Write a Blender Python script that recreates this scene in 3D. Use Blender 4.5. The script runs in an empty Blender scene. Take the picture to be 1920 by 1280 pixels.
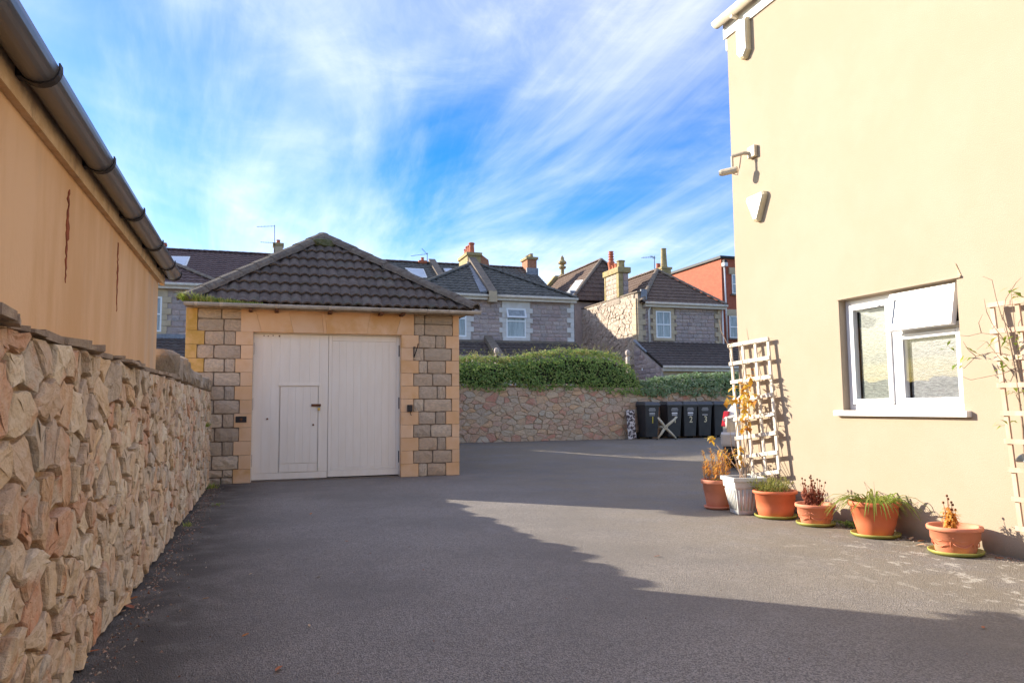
import bpy, bmesh, math, random
from mathutils import Vector as V, Matrix, noise
R_=random.Random(7)
sc=bpy.context.scene
col=sc.collection
rad=math.radians
# ---------------------------------------------------------------- camera
CX=(.94826,-.31743,-.00895); F=1400.0
def cam_axes():
    p,r,y=rad(4.981),rad(-.515),rad(18.507)
    fw=V((math.sin(y),math.cos(y),0)); rt=V((math.cos(y),-math.sin(y),0)); up=V((0,0,1))
    f=fw*math.cos(p)+up*math.sin(p); u=up*math.cos(p)-fw*math.sin(p)
    return rt*math.cos(r)+u*math.sin(r), u*math.cos(r)-rt*math.sin(r), f
AX,AU,AF=cam_axes(); CAM=V((0,0,1.2))
cd=bpy.data.cameras.new('camera'); cam=bpy.data.objects.new('camera',cd); col.objects.link(cam)
cd.sensor_width=36; cd.lens=F/1920*36; cd.clip_start=.05; cd.clip_end=3000
mm=Matrix.Identity(4)
for i in range(3): mm[i][0]=AX[i]; mm[i][1]=AU[i]; mm[i][2]=-AF[i]; mm[i][3]=CAM[i]
cam.matrix_world=mm; sc.camera=cam
# a photo pixel gives a direction; the plane of the thing it lies on gives the distance
def ray(x,y): return AX*((x-960)/F)-AU*((y-640)/F)+AF
def on(x,y,axis,val):
    d=ray(x,y); return CAM+d*((val-CAM[axis])/d[axis])
onx=lambda x,y,X: on(x,y,0,X)
ony=lambda x,y,Y: on(x,y,1,Y)
onz=lambda x,y,Z: on(x,y,2,Z)
# ---------------------------------------------------------------- light
SUN=V((-1,.96,.52)).normalized()
elev=math.asin(SUN.z); azim=math.atan2(SUN.x,SUN.y)
ld=bpy.data.lights.new('sun','SUN'); ld.energy=2.0; ld.angle=rad(.5); ld.color=(1,.91,.77)
lo=bpy.data.objects.new('sun',ld); col.objects.link(lo)
lo.rotation_euler=SUN.to_track_quat('Z','Y').to_euler()
w=bpy.data.worlds.new('World'); sc.world=w; w.use_nodes=True
nt=w.node_tree; nt.nodes.clear(); N=nt.nodes.new; L=nt.links.new
def math_(op,a,b=None,c=None):
    n=N('ShaderNodeMath'); n.operation=op
    for i,v in enumerate((a,b,c)):
        if v is None: continue
        if isinstance(v,(int,float)): n.inputs[i].default_value=v
        else: L(v,n.inputs[i])
    return n.outputs[0]
sky=N('ShaderNodeTexSky'); sky.sky_type='NISHITA'; sky.sun_disc=False; sky.sun_elevation=elev; sky.sun_rotation=azim
sky.air_density=1.0; sky.dust_density=.6; sky.ozone_density=3.0
hs=N('ShaderNodeHueSaturation'); hs.inputs['Hue'].default_value=.515; hs.inputs['Saturation'].default_value=1.5; hs.inputs['Value'].default_value=.325; L(sky.outputs[0],hs.inputs['Color'])
tc=N('ShaderNodeTexCoord'); sep=N('ShaderNodeSeparateXYZ'); L(tc.outputs['Generated'],sep.inputs[0])
zz=math_('MAXIMUM',math_('ADD',sep.outputs[2],.10),.03)
cx=math_('DIVIDE',sep.outputs[0],zz); cy=math_('DIVIDE',sep.outputs[1],zz)
def cloudn(rot,sx,sy,scale,detail,rough,dist,off):
    cmb=N('ShaderNodeCombineXYZ'); L(cx,cmb.inputs[0]); L(cy,cmb.inputs[1]); cmb.inputs[2].default_value=off
    m=N('ShaderNodeMapping'); m.inputs['Rotation'].default_value=(0,0,rad(rot)); m.inputs['Scale'].default_value=(sx,sy,1); m.inputs['Location'].default_value=(off*1.7,off*.9,0)
    L(cmb.outputs[0],m.inputs[0])
    n=N('ShaderNodeTexNoise'); n.inputs['Scale'].default_value=scale; n.inputs['Detail'].default_value=detail; n.inputs['Roughness'].default_value=rough; n.inputs['Distortion'].default_value=dist
    L(m.outputs[0],n.inputs['Vector']); return n.outputs['Fac']
def ramp(v,a,b,lo=0,hi=1):
    n=N('ShaderNodeMapRange'); n.interpolation_type='SMOOTHSTEP'; L(v,n.inputs[0])
    for i,x in zip((1,2,3,4),(a,b,lo,hi)): n.inputs[i].default_value=x
    return n.outputs[0]
streak=ramp(cloudn(24,1.5,.30,1.3,9,.60,.55,3.1),.36,.84)
veil=ramp(cloudn(-20,.8,.6,.8,5,.55,.4,8.4),.38,.80)
puff=ramp(cloudn(30,1,.8,3.2,10,.66,.5,1.3),.36,.8)
cl=math_('ADD',math_('MULTIPLY',streak,.46),math_('MULTIPLY',veil,.36))
cl=math_('ADD',cl,math_('MULTIPLY',math_('MULTIPLY',puff,veil),.35))
cl=math_('MINIMUM',cl,.74)
# cirrus mixed over the sky in one even pale colour
mx=N('ShaderNodeMix'); mx.data_type='RGBA'; L(cl,mx.inputs[0]); L(hs.outputs[0],mx.inputs[6]); mx.inputs[7].default_value=(2.3,2.25,2.25,1)
bg=N('ShaderNodeBackground'); bg.inputs[1].default_value=.15; L(mx.outputs[2],bg.inputs[0])
wo=N('ShaderNodeOutputWorld'); L(bg.outputs[0],wo.inputs[0])
vs=sc.view_settings; vs.view_transform='Standard'; vs.look='None'; vs.exposure=2.48; vs.gamma=1; vs.use_curve_mapping=False
sc.cycles.use_denoising=True; sc.cycles.max_bounces=10; sc.cycles.diffuse_bounces=8
sc.cycles.caustics_reflective=False; sc.cycles.caustics_refractive=False
# ---------------------------------------------------------------- materials
MATS={}
def mat(name,c1,c2=None,rough=.8,scale=6,bump=0,bscale=60,pal=None,isl=False,rnd=0,spec=.3,metal=0,stretch=(1,1,1),lo=.35,hi=.65,c3=None,s3=2,trans=0,bdist=.02,coat=0):
    m=bpy.data.materials.new(name); m.use_nodes=True; t=m.node_tree; n=t.nodes; b=n['Principled BSDF']; l=t.links.new
    b.inputs['Roughness'].default_value=rough; b.inputs['Specular IOR Level'].default_value=spec; b.inputs['Metallic'].default_value=metal
    b.inputs['Transmission Weight'].default_value=trans; b.inputs['Coat Weight'].default_value=coat
    tcn=n.new('ShaderNodeTexCoord'); mp=n.new('ShaderNodeMapping'); mp.inputs['Scale'].default_value=stretch; l(tcn.outputs['Object'],mp.inputs[0])
    vec=mp.outputs[0]; rsrc=None
    if pal or rnd:
        if isl: rsrc=n.new('ShaderNodeNewGeometry').outputs['Random Per Island']
        else: rsrc=n.new('ShaderNodeObjectInfo').outputs['Random']
        ad=n.new('ShaderNodeVectorMath'); ad.operation='ADD'; sc_=n.new('ShaderNodeMath'); sc_.operation='MULTIPLY'; sc_.inputs[1].default_value=37.0; l(rsrc,sc_.inputs[0])
        l(vec,ad.inputs[0]); l(sc_.outputs[0],ad.inputs[1]); vec=ad.outputs[0]
    def nz(s,d=8,r=.6):
        x=n.new('ShaderNodeTexNoise'); x.inputs['Scale'].default_value=s; x.inputs['Detail'].default_value=d; x.inputs['Roughness'].default_value=r; l(vec,x.inputs['Vector']); return x.outputs['Fac']
    def mr(v,a,bb,c=0,d=1):
        x=n.new('ShaderNodeMapRange'); x.interpolation_type='SMOOTHSTEP'; l(v,x.inputs[0])
        for i,q in zip((1,2,3,4),(a,bb,c,d)): x.inputs[i].default_value=q
        return x.outputs[0]
    def mixc(f,a,bb):
        x=n.new('ShaderNodeMix'); x.data_type='RGBA'; l(f,x.inputs[0])
        for i,q in ((6,a),(7,bb)):
            if isinstance(q,tuple): x.inputs[i].default_value=(*q,1)
            else: l(q,x.inputs[i])
        return x.outputs[2]
    base=c1
    if pal:
        rp=n.new('ShaderNodeValToRGB'); e=rp.color_ramp.elements
        while len(e)<len(pal): e.new(.5)
        for i,c in enumerate(pal): e[i].position=i/(len(pal)-1); e[i].color=(*c,1)
        l(rsrc,rp.inputs[0]); base=rp.outputs[0]
        if c2: base=mixc(mr(nz(scale),lo,hi,0,.42),base,c2)
    elif c2: base=mixc(mr(nz(scale),lo,hi),c1,c2)
    if c3: base=mixc(mr(nz(s3,6),.52,.72,0,.85),base,c3)
    if rnd:
        h=n.new('ShaderNodeHueSaturation'); q=n.new('ShaderNodeMath'); q.operation='MULTIPLY_ADD'; q.inputs[1].default_value=rnd; q.inputs[2].default_value=1-rnd/2; l(rsrc,q.inputs[0]); l(q.outputs[0],h.inputs['Value'])
        if isinstance(base,tuple): h.inputs['Color'].default_value=(*base,1)
        else: l(base,h.inputs['Color'])
        base=h.outputs[0]
    if isinstance(base,tuple): b.inputs['Base Color'].default_value=(*base,1)
    else: l(base,b.inputs['Base Color'])
    if bump:
        bp=n.new('ShaderNodeBump'); bp.inputs['Strength'].default_value=bump; bp.inputs['Distance'].default_value=bdist; l(nz(bscale,10,.65),bp.inputs['Height']); l(bp.outputs[0],b.inputs['Normal'])
    MATS[name]=m; return m
def splash(m,c,h):
    t=m.node_tree; n=t.nodes; l=t.links.new; b=n['Principled BSDF']; src=b.inputs['Base Color'].links[0].from_socket
    g_=n.new('ShaderNodeNewGeometry'); sp=n.new('ShaderNodeSeparateXYZ'); l(g_.outputs['Position'],sp.inputs[0]); nz=n.new('ShaderNodeTexNoise'); nz.inputs['Scale'].default_value=5; nz.inputs['Detail'].default_value=8; l(g_.outputs['Position'],nz.inputs['Vector'])
    a=n.new('ShaderNodeMath'); a.operation='MULTIPLY_ADD'; a.inputs[1].default_value=-h*1.6; l(nz.outputs['Fac'],a.inputs[0]); l(sp.outputs[2],a.inputs[2])
    mr=n.new('ShaderNodeMapRange'); mr.interpolation_type='SMOOTHSTEP'; l(a.outputs[0],mr.inputs[0]); mr.inputs[1].default_value=h*.25; mr.inputs[2].default_value=-h*.95; mr.inputs[3].default_value=0; mr.inputs[4].default_value=.8
    mx_=n.new('ShaderNodeMix'); mx_.data_type='RGBA'; l(mr.outputs[0],mx_.inputs[0]); l(src,mx_.inputs[6]); mx_.inputs[7].default_value=(*c,1); l(mx_.outputs[2],b.inputs['Base Color'])
def glassy(name,c,rough=.03):
    return mat(name,c,None,rough=rough,spec=.6)
m_render_r=mat('cream_render',(.425,.343,.252),(.41,.327,.235),.92,1.3,.5,150,bdist=.006,spec=.15,c3=(.415,.338,.252),s3=.7)
m_render_l=mat('ochre_render',(.74,.485,.27),(.64,.385,.185),.92,1.8,.6,60,c3=(.60,.43,.28),s3=1.4,stretch=(1,1.5,.35),bdist=.008)
RUB=[(.64,.45,.27),(.66,.42,.24),(.52,.43,.32),(.74,.60,.42),(.64,.31,.16),(.46,.37,.27),(.70,.53,.33),(.80,.67,.47),(.58,.38,.23),(.60,.48,.33),(.74,.51,.28),(.52,.42,.30)]
m_rubble=mat('rubble_stone',(.4,.3,.2),(.78,.64,.47),.9,11,1,17,pal=RUB,bdist=.035,c3=(.60,.31,.17),s3=5)
m_rubble_i=mat('rubble_stone_far',(.4,.3,.2),(.78,.64,.47),.9,11,1,17,pal=RUB,isl=True,bdist=.035,c3=(.60,.31,.17),s3=5)
splash(m_render_r,(.27,.23,.16),.13)
m_rubmort=mat('earthy_mortar',(.62,.46,.30),(.44,.31,.18),.95,9,.9,40,bdist=.03)
BRUB=[(.56,.42,.29),(.62,.40,.27),(.52,.45,.34),(.66,.51,.34),(.60,.29,.20),(.56,.46,.34),(.68,.44,.25),(.50,.40,.30)]
m_brub=mat('retaining_stone',(.4,.3,.2),(.58,.47,.34),.9,5,.7,22,pal=BRUB,bdist=.03)
m_brub_i=mat('retaining_stone_small',(.4,.3,.2),(.58,.47,.34),.9,5,.7,22,pal=BRUB,isl=True,bdist=.03)
m_bmort=mat('retaining_mortar',(.54,.42,.28),(.36,.28,.19),.95,6,.8,30)
m_pill=mat('sandstone_block',(.42,.36,.29),(.40,.32,.25),.88,6,.9,22,pal=[(.60,.45,.30),(.74,.58,.41),(.52,.41,.29),(.77,.62,.44),(.66,.47,.30)],bdist=.025)
m_pmort=mat('dark_joint',(.36,.28,.20),(.25,.19,.14),.95,14,.5,60)
m_orange=mat('bath_stone',(.80,.54,.33),(.74,.45,.23),.85,1.5,.3,60,rnd=.10,c3=(.66,.36,.13),s3=1.4,bdist=.006)
m_ochre=mat('lichen_stone',(.70,.44,.17),(.56,.34,.08),.9,5,.4,50)
m_door=mat('white_door_paint',(.88,.81,.69),(.85,.77,.64),.6,3,.15,60,stretch=(3,3,.5),rnd=.02,bdist=.003)
m_rust=mat('rusty_iron',(.22,.08,.03),(.10,.05,.03),.9,30,.5,120)
m_black=mat('black_iron',(.035,.03,.028),None,.6)
m_brass=mat('brass',(.6,.38,.1),None,.35,metal=.8)
m_gtile=mat('garage_tile',(.095,.072,.058),(.145,.115,.094),.85,9,.6,70,rnd=.38,c3=(.10,.098,.072),s3=3,bdist=.008)
m_hip=mat('hip_tile',(.11,.088,.07),(.165,.14,.11),.9,9,.8,40,rnd=.25,c3=(.20,.18,.14),s3=14,bdist=.012)
m_mosstile=mat('moss_patch',(.085,.10,.035),(.14,.14,.08),.95,20,.8,60)
m_gutter=mat('grey_gutter',(.55,.49,.41),(.44,.38,.31),.55,7,.15,60)
m_white=mat('white_paint',(.78,.77,.74),(.72,.70,.66),.5,6,.05,60)
m_upvc=mat('white_plastic',(.80,.80,.79),None,.25,spec=.5)
m_wgutter=mat('cream_gutter',(.70,.63,.52),(.62,.54,.42),.45,6)
m_pipe=mat('zinc_gutter',(.13,.125,.12),(.20,.19,.18),.3,3,.06,50,spec=.6,metal=.45,stretch=(1,.2,1))
m_fasc=mat('painted_fascia',(.66,.48,.29),(.58,.39,.21),.85,8,.5,40,c3=(.36,.25,.16),s3=7)
m_crack=mat('exposed_brick',(.33,.09,.035),(.20,.055,.025),.95,14,.6,60)
m_house=mat('house_stone',(.3,.25,.24),(.33,.26,.24),.9,3,.6,20,pal=[(.42,.335,.305),(.52,.42,.37),(.37,.30,.285),(.56,.45,.39),(.48,.35,.31),(.45,.39,.355),(.36,.28,.26)],bdist=.03)
m_hmort=mat('house_mortar',(.48,.395,.345),(.40,.33,.29),.95,4)
m_gable=mat('gable_stone',(.4,.33,.27),(.33,.26,.20),.9,3,.7,16,pal=[(.52,.43,.34),(.60,.50,.40),(.48,.40,.32),(.62,.53,.42),(.55,.43,.33)],bdist=.04)
m_gmort=mat('gable_mortar',(.36,.30,.24),(.28,.23,.18),.95,4)
m_wquoin=mat('white_quoin',(.68,.65,.60),(.60,.56,.50),.8,3)
m_cquoin=mat('cream_quoin',(.56,.45,.30),(.48,.38,.25),.85,3,.3,30)
m_roofg=mat('grey_roof_tile',(.085,.082,.072),(.15,.142,.122),.85,4,.4,30,c3=(.135,.13,.115),s3=.9)
m_roofp=mat('plum_roof_tile',(.115,.072,.066),(.16,.105,.09),.85,4,.4,30,c3=(.075,.06,.055),s3=.8)
m_roofb=mat('brown_roof_tile',(.135,.09,.068),(.175,.12,.088),.85,3,.4,30,c3=(.095,.07,.055),s3=.8)
m_rooflean=mat('weathered_roof_tile',(.085,.068,.06),(.12,.09,.076),.88,5,.4,30,c3=(.14,.125,.11),s3=2.2)
m_lead=mat('lead_flashing',(.17,.19,.22),(.26,.28,.31),.5,6)
m_cem=mat('cement_coping',(.24,.19,.145),(.17,.14,.11),.95,4,.5,30)
m_yst=mat('lichened_stone',(.42,.33,.17),(.30,.24,.12),.92,4,.6,20,c3=(.36,.29,.06),s3=3)
m_brick=mat('orange_brick',(.40,.19,.11),(.32,.14,.08),.9,6,.4,20,rnd=.25,isl=True)
m_pot=mat('terracotta',(.50,.16,.085),(.42,.12,.06),.75,6,.2,60)
m_red=None
m_leafh=mat('hedge_leaf',(.1,.15,.04),None,.55,pal=[(.10,.18,.04),(.20,.32,.065),(.29,.41,.09),(.14,.25,.065),(.45,.50,.16),(.23,.35,.075)],isl=True,spec=.35)
m_leaft=mat('hedge_tip_leaf',(.2,.2,.06),None,.55,pal=[(.32,.35,.09),(.42,.38,.12),(.22,.29,.08),(.50,.40,.17)],isl=True)
m_leafi=mat('ivy_leaf',(.1,.15,.06),None,.45,pal=[(.11,.19,.065),(.18,.28,.11),(.27,.36,.18),(.38,.46,.27),(.13,.23,.075)],isl=True,spec=.4)
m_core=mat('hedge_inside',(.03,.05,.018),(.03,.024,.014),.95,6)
m_tw=mat('twig',(.22,.15,.10),(.30,.21,.15),.9,20)
m_grass=mat('grass_blade',(.2,.25,.05),None,.6,pal=[(.16,.26,.04),(.28,.38,.07),(.46,.50,.12),(.58,.54,.22)],isl=True)
m_bin=mat('bin_plastic',(.026,.028,.032),(.036,.037,.040),.42,5,.1,120,spec=.45)
m_binlid=mat('bin_lid_plastic',(.075,.08,.088),(.095,.10,.108),.4,5,.1,120,spec=.5)
m_yel=mat('yellow_paint',(.72,.62,.05),(.6,.5,.08),.6,30); m_cream=mat('cream_paint',(.72,.66,.42),(.6,.54,.36),.6,30); m_sticker=mat('sticker_print',(.42,.43,.43),None,.5); m_stw=mat('sticker_white',(.75,.75,.76),None,.5)
m_terr=mat('terracotta_pot',(.70,.20,.09),(.64,.17,.075),.62,5,.12,70,c3=(.66,.24,.13),s3=2.5,bdist=.004)
m_terr2=mat('faded_terracotta_pot',(.70,.245,.135),(.73,.29,.17),.65,5,.12,70,bdist=.004)
m_wpot=mat('chalky_white_pot',(.62,.63,.60),(.55,.54,.49),.7,7,.2,60,bdist=.004)
m_soil=mat('soil',(.06,.04,.028),(.11,.075,.05),.95,30,.9,60)
m_sauc=mat('olive_saucer',(.40,.38,.09),(.25,.27,.06),.5,8)
m_wood=mat('bleached_wood',(.70,.64,.54),(.58,.50,.39),.85,9,.5,60,stretch=(1,1,.3),c3=(.72,.66,.56),s3=6,bdist=.004)
m_wood2=mat('pinkish_wood',(.50,.34,.24),(.60,.45,.34),.8,9,.4,60,stretch=(1,1,.3),bdist=.004)
m_goldleaf=mat('golden_leaf',(.6,.3,.04),None,.6,pal=[(.62,.36,.03),(.70,.47,.05),(.55,.22,.03),(.66,.50,.12),(.45,.16,.03)],spec=.2)
m_goldi=mat('amber_leaf',(.6,.3,.04),None,.6,pal=[(.75,.36,.07),(.78,.48,.10),(.68,.26,.07),(.72,.54,.16)],isl=True,spec=.2)
m_green=mat('fresh_leaf',(.2,.3,.05),None,.5,pal=[(.20,.28,.035),(.30,.36,.06),(.14,.22,.03),(.42,.42,.10)],spec=.3)
m_greeni=mat('herb_leaf',(.2,.3,.05),None,.6,pal=[(.24,.26,.06),(.33,.32,.09),(.16,.20,.04),(.40,.36,.12)],isl=True)
m_dry=mat('dry_leaf',(.2,.06,.04),None,.8,pal=[(.34,.09,.05),(.44,.14,.08),(.25,.08,.05),(.50,.20,.11)],isl=True)
m_fall=mat('fallen_leaf',(.4,.15,.05),None,.8,pal=[(.42,.13,.05),(.48,.24,.08),(.35,.09,.05),(.50,.38,.24)])
m_pane=mat('window_glass',(.05,.06,.065),None,.04,spec=.9)
m_paneL=mat('pale_curtained_glass',(.36,.40,.42),(.24,.27,.28),.12,2.5,stretch=(5,5,.6),spec=.6)
m_frost=mat('frosted_glass',(.46,.49,.50),(.40,.43,.44),.2,2,spec=.5)
m_sky=mat('skylight_glass',(.45,.52,.58),(.55,.60,.64),.15,1,spec=.7)
m_car=mat('silver_car_paint',(.62,.58,.52),None,.3,metal=.25,spec=.5,coat=.4); m_tyre=mat('rubber',(.02,.02,.02),None,.8); m_rim=mat('alloy',(.5,.5,.5),None,.35,metal=.8); m_trim=mat('black_trim',(.025,.025,.027),None,.55)
m_lamp=mat('red_lens',(.55,.02,.025),None,.15,spec=.6); m_lampw=mat('clear_lens',(.75,.5,.5),None,.15,spec=.6); m_plate=mat('yellow_plate',(.75,.40,.03),None,.4)
m_plas=mat('aged_cream_plastic',(.70,.62,.42),(.64,.54,.34),.5,6); m_plasw=mat('pale_plastic',(.80,.78,.68),None,.4); m_ink=mat('grey_print',(.13,.14,.15),None,.7); m_inkf=mat('faded_print',(.50,.46,.37),None,.7)
m_cam=mat('camera_housing',(.66,.56,.40),(.5,.42,.30),.5,9)
m_board=mat('patterned_board',(.75,.72,.70),(.10,.08,.085),.7,11,lo=.46,hi=.52)
m_star=mat('pale_star_base',(.55,.49,.36),None,.45)
m_zinc=mat('zinc_can',(.38,.41,.41),(.28,.31,.31),.35,9,metal=.6)
def translucent(m,k=.4):
    t=m.node_tree; b=t.nodes['Principled BSDF']; out=t.nodes['Material Output']; tr=t.nodes.new('ShaderNodeBsdfTranslucent'); mx_=t.nodes.new('ShaderNodeMixShader'); mx_.inputs[0].default_value=k
    src=b.inputs['Base Color'].links[0].from_socket; t.links.new(src,tr.inputs[0]); t.links.new(b.outputs[0],mx_.inputs[1]); t.links.new(tr.outputs[0],mx_.inputs[2]); t.links.new(mx_.outputs[0],out.inputs[0])
for m__ in (m_leafh,m_leaft,m_leafi,m_grass,m_goldleaf,m_goldi,m_green,m_greeni,m_dry): translucent(m__)
# foil-faced bubble sheet behind the glass
def bubble(name,c1,c2):
    m=mat(name,c1,c2,.5,9,0,spec=.5,stretch=(1,2,9)); t=m.node_tree; n=t.nodes; b=n['Principled BSDF']
    tcn=n.new('ShaderNodeTexCoord'); vo=n.new('ShaderNodeTexVoronoi'); vo.inputs['Scale'].default_value=95; t.links.new(tcn.outputs['Object'],vo.inputs['Vector'])
    bp=n.new('ShaderNodeBump'); bp.inputs['Strength'].default_value=1; bp.inputs['Distance'].default_value=.0012; t.links.new(vo.outputs['Distance'],bp.inputs['Height']); t.links.new(bp.outputs[0],b.inputs['Normal']); b.inputs['Roughness'].default_value=.4
    return m
m_bub=bubble('bubble_sheet',(.07,.085,.07),(.17,.195,.165)); m_bub2=bubble('bubble_sheet_grey',(.075,.083,.087),(.17,.182,.187))
m_clear=bpy.data.materials.new('clear_glass'); m_clear.use_nodes=True
_t=m_clear.node_tree; _t.nodes.remove(_t.nodes['Principled BSDF']); _tr=_t.nodes.new('ShaderNodeBsdfTransparent'); _gl=_t.nodes.new('ShaderNodeBsdfGlossy'); _gl.inputs['Roughness'].default_value=.02; _fr=_t.nodes.new('ShaderNodeMath'); _fr.operation='MULTIPLY'; _fr.inputs[1].default_value=.25; _lw=_t.nodes.new('ShaderNodeLayerWeight'); _lw.inputs[0].default_value=.3; _t.links.new(_lw.outputs['Facing'],_fr.inputs[0]); _mx=_t.nodes.new('ShaderNodeMixShader'); _t.links.new(_fr.outputs[0],_mx.inputs[0]); _t.links.new(_tr.outputs[0],_mx.inputs[1]); _t.links.new(_gl.outputs[0],_mx.inputs[2]); _t.links.new(_mx.outputs[0],_t.nodes['Material Output'].inputs[0])
def asphalt():
    m=bpy.data.materials.new('asphalt'); m.use_nodes=True; t=m.node_tree; n=t.nodes; l=t.links.new; b=n['Principled BSDF']
    tcn=n.new('ShaderNodeTexCoord'); O=tcn.outputs['Object']; sp=n.new('ShaderNodeSeparateXYZ'); l(O,sp.inputs[0])
    def nz(s,d=6,r=.6,st=None):
        x=n.new('ShaderNodeTexNoise'); x.inputs['Scale'].default_value=s; x.inputs['Detail'].default_value=d; x.inputs['Roughness'].default_value=r
        if st:
            mp=n.new('ShaderNodeMapping'); mp.inputs['Scale'].default_value=st; l(O,mp.inputs[0]); l(mp.outputs[0],x.inputs['Vector'])
        else: l(O,x.inputs['Vector'])
        return x.outputs['Fac']
    def mr(v,a,bb,c=0,d=1):
        x=n.new('ShaderNodeMapRange'); x.interpolation_type='SMOOTHSTEP'; l(v,x.inputs[0])
        for i,q in zip((1,2,3,4),(a,bb,c,d)): x.inputs[i].default_value=q
        return x.outputs[0]
    def mul(a,bb):
        x=n.new('ShaderNodeMath'); x.operation='MULTIPLY'
        for i,q in enumerate((a,bb)):
            if isinstance(q,(int,float)): x.inputs[i].default_value=q
            else: l(q,x.inputs[i])
        return x.outputs[0]
    def mixc(f,a,bb):
        x=n.new('ShaderNodeMix'); x.data_type='RGBA'; l(f,x.inputs[0])
        for i,q in ((6,a),(7,bb)):
            if isinstance(q,tuple): x.inputs[i].default_value=(*q,1)
            else: l(q,x.inputs[i])
        return x.outputs[2]
    vo=n.new('ShaderNodeTexVoronoi'); vo.inputs['Scale'].default_value=135; l(O,vo.inputs['Vector'])
    vc=n.new('ShaderNodeSeparateColor'); l(vo.outputs['Color'],vc.inputs[0])
    c=mixc(mr(vc.outputs[0],.1,.95),(.155,.138,.122),(.34,.305,.27))
    c=mixc(mr(nz(.55,5),.36,.66,0,.65),c,(.16,.143,.126))
    c=mixc(mr(nz(2.6,7,.65),.55,.75,0,.5),c,(.30,.275,.25))
    # worn, mossy brown strip towards the house wall
    side=mr(sp.outputs[0],2.2,5.0)
    c=mixc(mul(mul(side,mr(nz(1.3,6),.3,.6)),.6),c,(.225,.185,.125))
    # pale lichen crusts
    near=mul(mr(sp.outputs[0],3.4,4.9),mr(sp.outputs[1],6.6,4.4))
    c=mixc(mul(mul(near,mr(nz(4.5,9,.7,(1.6,1,1)),.545,.60)),.75),c,(.52,.48,.41))
    c=mixc(mul(mul(side,mr(nz(9,8,.7),.64,.68)),.5),c,(.36,.33,.28))
    # damp dark dirt along the rubble wall
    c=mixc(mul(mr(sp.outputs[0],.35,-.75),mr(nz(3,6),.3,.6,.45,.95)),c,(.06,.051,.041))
    l(c,b.inputs['Base Color']); b.inputs['Roughness'].default_value=.78; b.inputs['Specular IOR Level'].default_value=.35
    bp=n.new('ShaderNodeBump'); bp.inputs['Strength'].default_value=.9; bp.inputs['Distance'].default_value=.008; l(vo.outputs['Distance'],bp.inputs['Height'])
    bp2=n.new('ShaderNodeBump'); bp2.inputs['Strength'].default_value=.35; bp2.inputs['Distance'].default_value=.05; l(nz(1.8,7),bp2.inputs['Height']); l(bp.outputs[0],bp2.inputs['Normal']); l(bp2.outputs[0],b.inputs['Normal'])
    return m
m_asph=asphalt()
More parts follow.
